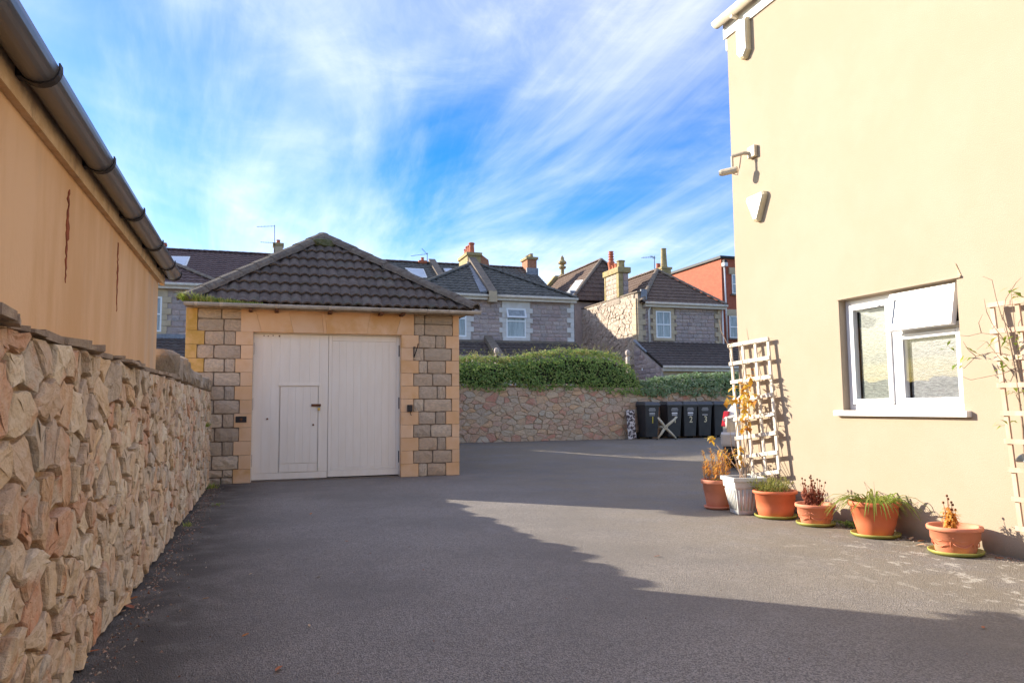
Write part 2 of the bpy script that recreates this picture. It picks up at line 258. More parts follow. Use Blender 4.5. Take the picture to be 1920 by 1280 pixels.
# ---------------------------------------------------------------- mesh helpers
def wl(p):
    o=V((0,0,0))
    while p is not None: o+=p.location; p=p.parent
    return o
def tag(o,label=None,cat=None,group=None,kind=None):
    for k,v in (('label',label),('category',cat),('group',group),('kind',kind)):
        if v: o[k]=v
    return o
def thing(name,label,cat,loc=(0,0,0),rz=0,group=None):
    o=bpy.data.objects.new(name,None); o.empty_display_size=.1; col.objects.link(o); o.location=loc; o.rotation_euler=(0,0,rz)
    return tag(o,label,cat,group)
def link(name,me,parent=None,loc=None,scale=None,rot=None,m=None,world=True):
    o=bpy.data.objects.new(name,me); col.objects.link(o)
    if parent: o.parent=parent
    if loc is not None: o.location=V(loc)-(wl(parent) if (parent and world) else V((0,0,0)))
    if scale is not None: o.scale=scale
    if rot is not None: o.rotation_euler=rot
    return o
class MB:
    def __init__(s): s.v=[]; s.f=[]
    def add(s,vs,fs):
        k=len(s.v); s.v+= [tuple(q) for q in vs]; s.f+=[tuple(i+k for i in f) for f in fs]; return s
    def box(s,a,b,rot=None,piv=None):
        x0,y0,z0=a; x1,y1,z1=b
        vs=[V(q) for q in ((x0,y0,z0),(x1,y0,z0),(x1,y1,z0),(x0,y1,z0),(x0,y0,z1),(x1,y0,z1),(x1,y1,z1),(x0,y1,z1))]
        if rot is not None:
            piv=V(piv) if piv is not None else (V(a)+V(b))/2
            vs=[rot@(q-piv)+piv for q in vs]
        return s.add(vs,[(0,3,2,1),(4,5,6,7),(0,1,5,4),(1,2,6,5),(2,3,7,6),(3,0,4,7)])
    def hexa(s,lo,hi):   # two quads, bottom and top, same order
        return s.add(list(lo)+list(hi),[(0,3,2,1),(4,5,6,7),(0,1,5,4),(1,2,6,5),(2,3,7,6),(3,0,4,7)])
    def prism(s,poly,d):  # poly list of 3D points extruded by vector d
        n=len(poly); d=V(d); a=[V(q) for q in poly]
        return s.add(a+[q+d for q in a],[tuple(range(n-1,-1,-1)),tuple(range(n,2*n))]+[(i,(i+1)%n,n+(i+1)%n,n+i) for i in range(n)])
    def tube(s,path,r,n=6,cap=True):
        path=[V(p) for p in path]; rs=r if isinstance(r,(list,tuple)) else [r]*len(path); base=len(s.v)
        for i,p in enumerate(path):
            t=(path[min(i+1,len(path)-1)]-path[max(i-1,0)]).normalized()
            a=t.cross(V((0,0,1)) if abs(t.z)<.9 else V((1,0,0))).normalized(); b=t.cross(a)
            for k in range(n):
                q=2*math.pi*k/n; s.v.append(tuple(p+(a*math.cos(q)+b*math.sin(q))*rs[i]))
        for i in range(len(path)-1):
            for k in range(n):
                s.f.append((base+i*n+k,base+i*n+(k+1)%n,base+(i+1)*n+(k+1)%n,base+(i+1)*n+k))
        if cap: s.f.append(tuple(base+k for k in range(n-1,-1,-1))); s.f.append(tuple(base+(len(path)-1)*n+k for k in range(n)))
        return s
    def lathe(s,prof,c=(0,0,0),n=28,sx=1,sy=1):
        base=len(s.v); c=V(c)
        for r,z in prof:
            for k in range(n):
                q=2*math.pi*k/n; s.v.append((c.x+r*math.cos(q)*sx,c.y+r*math.sin(q)*sy,c.z+z))
        for i in range(len(prof)-1):
            for k in range(n): s.f.append((base+i*n+k,base+i*n+(k+1)%n,base+(i+1)*n+(k+1)%n,base+(i+1)*n+k))
        s.f.append(tuple(base+k for k in range(n-1,-1,-1))); s.f.append(tuple(base+(len(prof)-1)*n+k for k in range(n)))
        return s
    def leaf(s,p,d,up,L,W,droop=.15):
        d=V(d).normalized(); up=V(up); sd=d.cross(up)
        if sd.length<1e-4: sd=V((1,0,0))
        sd.normalize(); nn=sd.cross(d); p=V(p)
        m=p+d*L*.5+nn*L*.06; t=p+d*L-nn*L*droop
        return s.add([p,m+sd*W*.5-nn*W*.1,t,m-sd*W*.5-nn*W*.1,m-nn*W*.12],[(0,1,4),(1,2,4),(2,3,4),(3,0,4)])
    def mesh(s,name,m,smooth=False,off=None):
        me=bpy.data.meshes.new(name); vs=s.v if off is None else [(a-off.x,b-off.y,c-off.z) for a,b,c in s.v]
        me.from_pydata(vs,[],s.f); me.update()
        if m: me.materials.append(m)
        if smooth: me.polygons.foreach_set('use_smooth',[True]*len(me.polygons))
        return me
    def build(s,name,m,parent=None,smooth=False,local=False,bevel=0):
        off=None if (local or parent is None) else wl(parent)
        me=s.mesh(name,m,smooth,off)
        if bevel: 
            bm=bmesh.new(); bm.from_mesh(me); bmesh.ops.recalc_face_normals(bm,faces=bm.faces); bmesh.ops.bevel(bm,geom=bm.edges[:],offset=bevel,segments=2,affect='EDGES',profile=.6,clamp_overlap=True); bm.to_mesh(me); bm.free()
        o=bpy.data.objects.new(name,me); col.objects.link(o); o.parent=parent
        return o
def bx(name,a,b,m,parent=None,bevel=0,local=False): return MB().box(a,b).build(name,m,parent,bevel=bevel,local=local)
def copy_tree(o,parent=None):
    c=o.copy(); col.objects.link(c); c.parent=parent
    for ch in list(o.children): copy_tree(ch,c)
    return c
FONT=None
def text(name,body,size,mtx,m,parent=None,ext=.002,sx=1):
    cu=bpy.data.curves.new('lettering','FONT'); cu.body=body; cu.size=size; cu.extrude=ext; cu.align_x='CENTER'; cu.align_y='CENTER'; cu.resolution_u=3; cu.offset=size*.02
    tmp=bpy.data.objects.new('lettering',cu); col.objects.link(tmp)
    dg=bpy.context.evaluated_depsgraph_get(); me=bpy.data.meshes.new_from_object(tmp.evaluated_get(dg)); bpy.data.objects.remove(tmp)
    me.transform(mtx@Matrix.Diagonal((sx,1,1,1))); me.materials.clear(); me.materials.append(m)
    o=bpy.data.objects.new(name,me); col.objects.link(o); o.parent=parent
    return o
def frame_mtx(o,right,up):
    r=V(right).normalized(); u=V(up).normalized(); n=r.cross(u); m=Matrix.Identity(4)
    for i in range(3): m[i][0]=r[i]; m[i][1]=u[i]; m[i][2]=n[i]; m[i][3]=o[i]
    return m
# rough-faced squared block, unit size, face towards -Y (shared by all coursed stones)
def block_mesh(seed,m,nx=5,nz=4):
    r=random.Random(seed); vs=[];fs=[]
    for j in range(nz):
        for i in range(nx):
            u=i/(nx-1)-.5; v=j/(nz-1)-.5; ed=(i in(0,nx-1)) or (j in (0,nz-1)); co=(i in(0,nx-1)) and (j in (0,nz-1))
            d=-.5+ (.22 if ed else r.uniform(-.22,.18)); 
            if co: u*=.97; v*=.95; d=-.5+.30
            vs.append((u+(0 if ed else r.uniform(-.05,.05))+(r.uniform(-.012,.012) if ed else 0),d,v+(0 if ed else r.uniform(-.05,.05))+(r.uniform(-.02,.02) if ed else 0)))
    for j in range(nz-1):
        for i in range(nx-1): 
            a=j*nx+i
            fs+= [(a,a+1,a+nx+1),(a,a+nx+1,a+nx)] if r.random()<.5 else [(a,a+1,a+nx),(a+1,a+nx+1,a+nx)]
    ring=[i for i in range(nx)]+[j*nx+nx-1 for j in range(1,nz)]+[(nz-1)*nx+i for i in range(nx-2,-1,-1)]+[j*nx for j in range(nz-2,0,-1)]
    k=len(vs); vs+=[(vs[i][0],.5,vs[i][2]) for i in ring]; q=len(ring)
    fs+=[(ring[i],k+i,k+(i+1)%q,ring[(i+1)%q]) for i in range(q)]
    return MB().add(vs,fs).mesh('stone_block',m)
BLK={}
def blocks(m):
    if m.name not in BLK: BLK[m.name]=[block_mesh(s*13+5,m) for s in range(10)]
    return BLK[m.name]
def put_block(parent,name,m,c,w,d,h,face='y',r=R_):
    o=link(name,r.choice(blocks(m)),parent,c,(w*(1 if r.random()<.5 else 1),d,h),(0,0,0 if face=='y' else -math.pi/2)); return o
def coursed(parent,name,m,a0,a1,z0,z1,pl,ch,wmin,wmax,excl=(),face='y',depth=.07,gap=.018,seed=1,top=None):
    r=random.Random(seed); z=z0; n=0
    while z<z1-.04:
        h=min(ch*r.uniform(.82,1.2),z1-z)
        if z1-z-h<ch*.4: h=z1-z
        iv=[(a0,a1)]
        for e0,e1,ez0,ez1 in excl:
            if z+h*.5>ez0 and z+h*.5<ez1:
                iv=[q for s0,s1 in iv for q in ((s0,min(s1,e0)),(max(s0,e1),s1)) if q[1]-q[0]>.03]
        for s0,s1 in iv:
            x=s0
            while x<s1-.01:
                wd=min(r.uniform(wmin,wmax),s1-x)
                if s1-x-wd<wmin*.6: wd=s1-x
                ctr=(x+wd/2,pl,z+h/2) if face=='y' else (pl,x+wd/2,z+h/2)
                if top is None or z+h<top(x+wd/2):
                    put_block(parent,name,m,ctr,wd-gap,depth,h-gap,face,r); n+=1
                x+=wd
        z+=h
    return n
# irregular rubble: power-diagram cells of a wall face, each an own stone
def cells(pts,u0,u1,v0,v1,an):
    out=[]
    P=[(u/an,v,w) for u,v,w in pts]
    for i,(x,y,w_) in enumerate(P):
        poly=[(u0/an,v0),(u1/an,v0),(u1/an,v1),(u0/an,v1)]
        nb=sorted(((q[0]-x)**2+(q[1]-y)**2,j) for j,q in enumerate(P) if j!=i and abs(q[0]-x)<1.2)[:22]
        for d2,j in nb:
            x2,y2,w2=P[j]; nx,ny=x2-x,y2-y; c=(x2*x2+y2*y2-w2-x*x-y*y+w_)/2; new=[]
            for k in range(len(poly)):
                a=poly[k]; b=poly[(k+1)%len(poly)]; da=a[0]*nx+a[1]*ny-c; db=b[0]*nx+b[1]*ny-c
                if da<=0: new.append(a)
                if da*db<0: t=da/(da-db); new.append((a[0]+(b[0]-a[0])*t,a[1]+(b[1]-a[1])*t))
            poly=new
            if len(poly)<3: break
        if len(poly)>=3: out.append([(a*an,b) for a,b in poly])
    return out
def rubble_pts(u0,u1,v0,v1,n,an,seed,big=.5):
    r=random.Random(seed); pts=[]; tries=0
    area=(u1-u0)*(v1-v0)/an/n; d0=math.sqrt(area)*.72
    while len(pts)<n and tries<n*60:
        tries+=1; s=r.choice((.45,.55,.7,.9,1,1.2,1.65)); u=r.uniform(u0,u1); v=r.uniform(v0,v1)
        if all(((u-a)/an)**2+(v-b)**2>(d0*(s+c)/2)**2 for a,b,c in pts): pts.append((u,v,s))
    return [(u,v,(s*d0)**2*.16) for u,v,s in pts]
def stone_from_cell(poly,gap,dep,r,mp,rough=.02,noisy=1):
    cu=sum(p[0] for p in poly)/len(poly); cv=sum(p[1] for p in poly)/len(poly)
    # resample: cut corners, jitter
    pts=[]
    for k in range(len(poly)):
        a=poly[k]; b=poly[(k+1)%len(poly)]; L_=math.hypot(b[0]-a[0],b[1]-a[1])
        if L_<.03: pts.append(((a[0]+b[0])/2,(a[1]+b[1])/2)); continue
        for t in ((.05,.5,.95) if L_>.12 else (.12,.88)): pts.append((a[0]+(b[0]-a[0])*t,a[1]+(b[1]-a[1])*t))
    o=[]
    for u,v in pts:
        du,dv=u-cu,v-cv; L_=math.hypot(du,dv)+1e-6; s=max(.3,(L_-gap*r.uniform(.6,1.5))/L_); o.append((cu+du*s+r.uniform(-1,1)*.009*noisy,cv+dv*s+r.uniform(-1,1)*.009*noisy))
    n=len(o); tu,tv=r.uniform(-.10,.10),r.uniform(-.13,.13); vs=[]
    def ring(s,d,j):
        for u,v in o:
            uu=cu+(u-cu)*s; vv=cv+(v-cv)*s
            vs.append(mp(uu+r.uniform(-j,j),vv+r.uniform(-j,j),d+(uu-cu)*tu+(vv-cv)*tv+r.uniform(-rough,rough)*(1 if s<1 else .3)))
    ring(1,-.07,0); ring(1.0,dep*.6,0); ring(.93,dep*.95,.005*noisy); ring(.55,dep,.013*noisy)
    vs.append(mp(cu,cv,dep+r.uniform(-rough,rough)))
    fs=[]
    for q in range(3):
        for k in range(n):
            a,b,c,d=q*n+k,q*n+(k+1)%n,(q+1)*n+(k+1)%n,(q+1)*n+k
            if q==0: fs.append((a,b,c,d))
            else: fs+=[(a,b,c),(a,c,d)]
    fs+=[(3*n+k,3*n+(k+1)%n,4*n) for k in range(n)]
    return MB().add(vs,fs)
# corrugated tile sheet with stepped courses, clipped to a convex polygon (pts[0]->pts[1] is the eaves)
def tiled(parent,name,pts,m,tw=.3,rh=.34,amp=.035,step=.035,seg=4,kind='stuff',thick=True):
    pts=[V(p) for p in pts]; u=(pts[1]-pts[0]).normalized(); n=u.cross(pts[2]-pts[0]).normalized(); v=n.cross(u); o=pts[0]
    q=[((p-o).dot(u),(p-o).dot(v)) for p in pts]; u0=min(a for a,b in q)-.02; u1=max(a for a,b in q)+.02; v1=max(b for a,b in q)+.02
    nu=int((u1-u0)/tw*seg)+2; nv=int(v1/rh)+1; vs=[];fs=[]; rr=random.Random(len(name)+int(u1*10))
    for j in range(nv):
        for e in (0,1):
            for i in range(nu):
                uu=u0+i*tw/seg; ph=(i%seg)/seg; h=amp*(.5+.5*math.cos(2*math.pi*ph))+(step if e==0 else 0)
                vs.append(o+u*uu+v*((j+e)*rh)+n*h)
    for j in range(nv):
        b0=2*j*nu
        for i in range(nu-1):
            fs.append((b0+i,b0+i+1,b0+nu+i+1,b0+nu+i))
            if j+1<nv: fs.append((b0+nu+i,b0+nu+i+1,b0+2*nu+i+1,b0+2*nu+i))
    me=MB().add(vs,fs).mesh(name,m); bm=bmesh.new(); bm.from_mesh(me)
    for k in range(len(pts)):
        a=pts[k]; b=pts[(k+1)%len(pts)]; no=(b-a).cross(n)
        bmesh.ops.bisect_plane(bm,geom=bm.verts[:]+bm.edges[:]+bm.faces[:],plane_co=a,plane_no=no,clear_outer=True)
    # solid underside
    uv=[bm.verts.new(p-n*.02) for p in pts]; bm.faces.new(uv)
    off=wl(parent) if parent else V((0,0,0)); bmesh.ops.translate(bm,verts=bm.verts[:],vec=-off); bm.to_mesh(me); bm.free()
    ob=bpy.data.objects.new(name,me); col.objects.link(ob); ob.parent=parent
    if kind: ob['kind']=kind
    return ob
def capline(parent,name,a,b,r,m,pc=.45,seed=3,lift=.0):
    a=V(a);b=V(b); d=b-a; n=max(1,round(d.length/pc)); rr=random.Random(seed)
    t=d.normalized(); sd=t.cross(V((0,0,1))).normalized(); up=sd.cross(t); mb=MB(); nseg=7
    for e in (0,1):
        for ri in (r,r*.8):
            for k in range(nseg):
                q=math.pi*k/(nseg-1); mb.v.append(tuple(t*((e-.5)*pc*1.03)+sd*math.cos(q)*ri+up*(math.sin(q)*ri*.75-.02)+up*(.012 if e==0 else 0)))
    for k in range(nseg-1):
        mb.f+=[(k,k+1,2*nseg+k+1,2*nseg+k),(nseg+k+1,nseg+k,3*nseg+k,3*nseg+k+1),(k+1,k,nseg+k,nseg+k+1),(2*nseg+k,2*nseg+k+1,3*nseg+k+1,3*nseg+k)]
    me=mb.mesh(name,m,False)
    for i in range(n):
        link(name,me,parent,a+d*((i+.5)/n)+V((0,0,lift+rr.uniform(-.006,.006))),(1,1,1),(0,0,0))
# ---------------------------------------------------------------- setting: ground
def gz(y): 
    t=min(1,max(0,(y-13.4)/5.2)); return .25*(t*t*(3-2*t))
g=MB(); xs=[-600,-60,-8,-4,-1,2,5,8,12,18,40,120,600]; ys=[-600,-60,-8,0,4,8,11,13]+[13.4+5.2*i/10 for i in range(11)]+[22,30,50,120,600,1500]
for y in ys:
    for x in xs: g.v.append((x,y,gz(y)))
nx=len(xs)
for j in range(len(ys)-1):
    for i in range(nx-1): a=j*nx+i; g.f.append((a,a+1,a+nx+1,a+nx))
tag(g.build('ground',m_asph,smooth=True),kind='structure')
# ---------------------------------------------------------------- left rubble boundary wall
WX=-.80
rw=thing('rubble_wall','long rough rubble stone boundary wall in tan, pink and grey along the left','wall',(WX,5,0))
bx('wall_core',(-1.16,-1.0,-.05),(WX-.016,13.0,1.49),m_rubmort,rw)
rr=random.Random(21)
pts=rubble_pts(2.0,13.02,0.0,1.47,560,1.25,5)
def spread(c): return (max(p[0] for p in c)-min(p[0] for p in c))*(max(p[1] for p in c)-min(p[1] for p in c))
def seen(c):   # how large a stone shows: its face, seen at a slant, over its distance
    y_=sum(p[0] for p in c)/len(c); return -spread(c)/(y_+.5)**3
rest=MB()
for ci,c in enumerate(sorted(cells(pts,2.0,13.02,0.0,1.47,1.25),key=seen)):
    q=stone_from_cell(c,.014,rr.uniform(.010,.040),rr,lambda u,v,d: (WX+d,u,v+.005),rough=.006,noisy=.9)
    if ci<300: q.build('stone',m_rubble,rw)
    else: rest.add(q.v,q.f)
tag(rest.build('stonework',m_rubble_i,rw),kind='stuff')
mbr=MB()
for c in cells(rubble_pts(-1.0,1.98,0,1.47,140,1.35,8),-1.0,1.98,0,1.47,1.35):
    q=stone_from_cell(c,.012,rr.uniform(.02,.05),rr,lambda u,v,d:(WX+d,u,v+.005),rough=.01); mbr.add(q.v,q.f)
tag(mbr.build('stonework',m_rubble_i,rw),kind='stuff')
m_slate=mat('coping_slate',(.40,.31,.22),(.28,.21,.15),.9,8,.8,40,rnd=.4,bdist=.02)
y=1.0
while y<7.6:
    l_=rr.uniform(.12,.34); t=rr.uniform(.008,.035); z=1.478+rr.uniform(0,.02)
    vs=[(-.99,y,z),(WX+rr.uniform(-.03,.09),y+rr.uniform(-.03,.05),z-.01),(WX+rr.uniform(-.03,.09),y+l_-rr.uniform(0,.05),z-.012),(-.99,y+l_-.01,z)]
    MB().hexa(vs,[(a,b,c+t+rr.uniform(-.008,.012)) for a,b,c in vs]).build('coping_slate',m_slate,rw); y+=l_*rr.uniform(.8,1.0)
y=7.72
m_cop=mat('coping_boulder',(.40,.31,.215),(.28,.22,.15),.9,5,.9,22,rnd=.3,bdist=.03)
def boulder(name,c,s,m,parent,seed,sub=2):
    me=bpy.data.meshes.new(name); bm=bmesh.new(); bmesh.ops.create_icosphere(bm,subdivisions=sub,radius=.5)
    for v in bm.verts:
        n_=v.co.normalized(); k=1+.35*noise.noise(v.co*3.1+V((seed*7.3,seed,0)))+.16*noise.noise(v.co*8+V((seed,0,seed)))
        p=v.co*k; p=V((max(-.40,min(.40,p.x)),max(-.42,min(.42,p.y)),max(-.38,min(.40,p.z))))
        v.co=V((p.x*s[0],p.y*s[1],p.z*s[2]))
    bm.to_mesh(me); bm.free(); me.materials.append(m); o=link(name,me,parent,c); o.rotation_euler=(0,0,seed%.3); return o
k=0
while y<13.0:
    l_=rr.uniform(.3,.62); h=rr.uniform(.24,.40)*(1.1 if y<11 else .8)
    boulder('coping_stone',(-.98,y+l_/2,1.47+h*.34),(.52,l_*1.32,h),m_cop,rw,rr.uniform(0,90)); y+=l_*.86
# ---------------------------------------------------------------- left rendered outbuilding
LB=thing('rendered_outbuilding','low ochre rendered outbuilding with eaves gutter above the rubble wall','building',(-3.4,1,0))
bx('wall',(-6.4,-9,0),(-.95,7.68,2.47),m_render_l,LB)
bx('fascia_board',(-.948,-9,2.395),(-.915,7.86,2.565),m_fasc,LB)
bx('soffit',(-1.2,-9,2.475),(-.95,7.86,2.50),m_fasc,LB)
# the gutter: half-round run with brackets and an end stop
gp=MB(); n=14; r0=.070; gc=V((-.84,0,2.525))
for yy in (-9,7.93):
    for ri in (r0,r0-.005):
        for k in range(n): 
            q=math.pi+math.pi*k/(n-1); gp.v.append((gc.x+math.cos(q)*ri,yy,gc.z+math.sin(q)*ri))
for k in range(n-1): gp.f+=[(k,k+1,2*n+k+1,2*n+k),(n+k+1,n+k,3*n+k,3*n+k+1)]
gp.f+=[(0,2*n,3*n,n),(n-1,2*n-1,4*n-1,3*n-1)]
gp.f.append(tuple(range(2*n,3*n)))
gut=gp.build('gutter',m_pipe,LB,smooth=True)
for py in (3.22,4.35,5.42,6.42,7.3,7.88,2.1,1.0):
    b=MB(); rb=r0+.006; n2=12
    for yy in (py-.022,py+.022):
        for ri in (rb,rb-.006):
            for k in range(n2): 
                q=math.pi*.93+math.pi*1.14*k/(n2-1); b.v.append((gc.x+math.cos(q)*ri,yy,gc.z+math.sin(q)*ri))
    for k in range(n2-1): b.f+=[(k,k+1,2*n2+k+1,2*n2+k),(k+1,k,n2+k,n2+k+1),(2*n2+k,2*n2+k+1,3*n2+k+1,3*n2+k)]
    b.box((-.913,py-.03,2.47),(gc.x-r0*.75,py+.03,2.52))
    b.build('bracket',m_black,gut,smooth=False)
tiled(LB,'roof',[(-.87,-9.1,2.52),(-.87,7.8,2.52),(-3.7,7.8,3.5),(-3.7,-9.1,3.5)],m_roofb,tw=.3,rh=.35)
tiled(LB,'roof',[(-6.6,7.8,2.52),(-6.6,-9.1,2.52),(-3.7,-9.1,3.5),(-3.7,7.8,3.5)],m_roofb,tw=.6,rh=.7)
MB().prism([(-6.4,7.68,2.47),(-.95,7.68,2.47),(-3.7,7.68,3.42)],(0,-.2,0)).build('gable',m_render_l,LB)
def crack(px0,py0,px1,py1,w,seed):
    r=random.Random(seed); a=onx(px0,py0,-.95); b=onx(px1,py1,-.95); n=26; L1=[];L2=[]
    for i in range(n):
        t=i/(n-1); p=a.lerp(b,t); ww=w*(.15+.75*(math.sin(math.pi*min(1,.18+t*.86))**.8))*r.uniform(.35,1.25); p=p+V((0,r.uniform(-.012,.012),0))
        L1.append(V((-.946,p.y-ww/2+r.uniform(-.006,.006),p.z))); L2.append(V((-.946,p.y+ww/2+r.uniform(-.006,.006),p.z)))
    mb=MB()
    vs=L1+L2+[V((-.952,q.y,q.z)) for q in L1+L2]
    mb.add(vs,[(i,i+1,n+i+1,n+i) for i in range(n-1)]+[(i,i+1,2*n+i+1,2*n+i) for i in range(n-1)]+[(n+i,n+i+1,3*n+i+1,3*n+i) for i in range(n-1)]); mb.build('crack',m_crack,LB)
crack(129,355,121,530,.06,1); crack(221,455,218,584,.035,2)
# ---------------------------------------------------------------- garage
GY=13.05
GA=thing('garage','single garage with white double timber doors, stone pillars and hipped dark tiled roof','garage',(1.08,16,0))
gx=lambda px,py=720: ony(px,py,GY).x
gzz=lambda px,py: ony(px,py,GY).z
GL,GR=-1.19,3.36; DL,DR,DT=-.155,2.31,2.475
bx('wall',(GL+.01,GY+.03,-.05),(DL-.02,19.2,2.86),m_pmort,GA); bx('wall',(DR+.02,GY+.03,-.05),(GR-.01,19.2,2.86),m_pmort,GA)
bx('wall',(DL-.02,GY+.31,DT),(DR+.02,19.2,2.86),m_pmort,GA); bx('wall',(DL-.02,18.9,-.05),(DR+.02,19.19,DT),m_pmort,GA)
r=random.Random(4); ch=2.70/12; 
def quoin(x0,x1,z0,z1,m=m_orange,y1=None,name='quoin'):
    e=r.uniform(-.002,.002); return bx(name,(x0+.002,GY-.012+e,z0+.002),(x1-.002,(y1 or GY+.028)+e*.1,z1-.002),m,GA,bevel=.004)
for k in range(13):
    z0=k*ch; z1=(k+1)*ch if k<12 else 2.845
    if k==12: continue
    top=(k==11)
    if top: z1=2.845
    A=(k%2==0)   # wide stone rows
    A=(11-k)%2==0
    # left pillar
    ql=gx(367) if A else gx(381); jl=gx(450) if A else gx(440)
    if top: jl=gx(452)
    quoin(GL,ql,z0,z1,m_ochre if k>=6 else m_orange)
    quoin(jl,DL,z0,z1,y1=GY+.14)
    s0,s1=ql,jl; zs=[(z0,z1)] if not top else [(z0,z0+.2),(z0+.2,z1)]
    if k==0: zs=[(z0-.02,z0+.10),(z0+.10,z1)]
    for (a,b) in zs:
        w_=s1-s0; cut=(r.uniform(.38,.46) if A else r.uniform(.6,.68)) if not top else r.uniform(.4,.6)
        for (x0,x1) in ((s0,s0+w_*cut),(s0+w_*cut,s1)):
            put_block(GA,'stone',m_pill,((x0+x1)/2,GY+.012,(a+b)/2),x1-x0-.016,.055,b-a-.016,r=r)
    # right pillar
    jr=gx(775) if A else gx(785); qr=gx(847) if A else gx(836)
    if top: jr,qr=gx(776),gx(849)
    quoin(DR,jr,z0,z1,y1=GY+.14); quoin(qr,GR,z0,z1)
    w_=qr-jr; zs=[(z0,z1)] if not top else [(z0,z0+.2),(z0+.2,z1)]
    for (a,b) in zs:
        cut=(r.choice((.5,.5,.27,.45)) if A else r.choice((.62,.68,.32,.7)))
        for (x0,x1) in ((jr,jr+w_*cut),(jr+w_*cut,qr)):
            put_block(GA,'stone',m_pill,((x0+x1)/2,GY+.012,(a+b)/2),x1-x0-.016,.055,b-a-.016,r=r)
# lintel voussoirs with slanting joints
zt,zb=2.845,DT; js=[(452,452),(479,491),(541,551),(603,607),(609,613),(694,688),(753,743),(776,776)]
for i in range(len(js)-1):
    a0,a1=js[i]; b0,b1=js[i+1]; x=[gx(q,600) for q in (a1,b1,b0,a0)]
    pr=-.004 if i==3 else 0
    MB().prism([(x[0]+.0015,GY-.014+pr,zb),(x[1]-.0015,GY-.014+pr,zb),(x[2]-.0015,GY-.014+pr,zt),(x[3]+.0015,GY-.014+pr,zt)],(0,.31,0)).build('lintel_stone',m_orange,GA)
# doors
YD=GY+.12
def boards(parent,x0,x1,z0,z1,n,y,name='board',m=m_door):
    w_=(x1-x0)/n
    for i in range(n): bx(name,(x0+i*w_+.0006,y+r.uniform(-.0005,.0005),z0),(x0+(i+1)*w_-.0006,y+.028,z1),m,parent,bevel=.0011)
xm=gx(616,760)
LD=bx('door',(DL+.012,YD+.03,.03),(xm-.002,YD+.06,DT-.015),m_door,GA); RD=bx('door',(xm+.002,YD+.03,.04),(DR-.012,YD+.06,DT-.015),m_door,GA)
wx0,wx1,wz1=gx(526),gx(597),1.575
boards(LD,DL+.012,wx0-.012,.14,DT-.02,3,YD); boards(LD,wx0-.012,wx1+.02,wz1+.03,DT-.02,4,YD+.0006); boards(LD,wx1+.02,xm-.002,.14,DT-.02,1,YD)
bx('bottom_rail',(DL+.014,YD-.008,.03),(xm-.006,YD+.028,.135),m_door,LD,bevel=.004)
bx('cover_strip',(wx0-.035,YD-.018,wz1+.005),(wx1+.045,YD-.004,wz1+.05),m_door,LD,bevel=.003); bx('cover_strip',(wx1+.012,YD-.016,.2),(wx1+.055,YD-.003,wz1),m_door,LD,bevel=.003)
WD=bx('wicket_door',(wx0+.004,YD+.012,.142),(wx1+.004,YD+.0285,wz1-.006),m_door,LD)
boards(WD,wx0+.004,wx1+.002,.29,wz1-.008,5,YD-.010); boards(WD,wx0+.004,wx1+.002,.145,.284,4,YD-.007)
bx('hasp',(gx(585),YD-.035,1.235),(gx(603),YD-.016,1.275),m_rust,WD,bevel=.004)
pk=ony(598,765,YD-.05); bx('padlock',(pk.x-.022,YD-.055,1.165),(pk.x+.02,YD-.028,1.212),m_brass,WD,bevel=.006); MB().tube([(pk.x-.013,YD-.04,1.21),(pk.x-.013,YD-.04,1.245),(pk.x,YD-.04,1.258),(pk.x+.012,YD-.04,1.245),(pk.x+.012,YD-.04,1.21)],.0045).build('shackle',m_black,WD)
kq=ony(587,796,YD); MB().tube([(kq.x,YD-.012,kq.z),(kq.x,YD-.024,kq.z)],.017,10).build('keyhole_plate',m_rust,WD)
kq=ony(501,785,YD); MB().tube([(kq.x,YD-.002,kq.z),(kq.x,YD-.014,kq.z)],.016,8).build('rust_bolt',m_rust,LD)
for px,py in ((495,629),(503,630),(512,629),(524,630)):
    kq=ony(px,py,YD); MB().tube([(kq.x,YD-.001,kq.z),(kq.x,YD-.006,kq.z)],.010+.004*(px==524),7).build('rust_bolt',m_rust,LD)
boards(RD,xm+.06,DR-.07,.19,DT-.12,9,YD+.004)
for a,b in (((xm+.005,YD-.004,.145),(xm+.058,YD+.029,DT-.018)),((DR-.068,YD-.004,.145),(DR-.014,YD+.029,DT-.018)),((xm+.06,YD-.004,DT-.118),(DR-.07,YD+.029,DT-.018)),((xm+.005,YD-.006,.04),(DR-.014,YD+.029,.143)),((xm+.06,YD-.003,.145),(DR-.07,YD+.029,.188))): bx('frame_rail',a,b,m_door,RD,bevel=.003)
for px,zs,o in ((473.5,(.35,1.28,2.2),LD),(750.5,(.35,1.28,2.2),RD)):
    for z in zs: x=gx(px); MB().tube([(x,YD-.012,z-.10),(x,YD-.012,z+.10)],.012,8).build('hinge',m_rust if o is LD else m_black,o)
for x0,x1 in ((DL-.0,DL+.010),(DR-.010,DR)): bx('door_frame',(x0,YD-.03,0),(x1,YD+.06,DT),m_door,GA)
bx('door_frame',(DL+.011,YD-.03,DT-.013),(DR-.011,YD+.06,DT-.001),m_door,GA)
bx('threshold',(DL+.011,YD-.05,-.02),(DR-.011,YD+.2,.022),m_cem,GA)
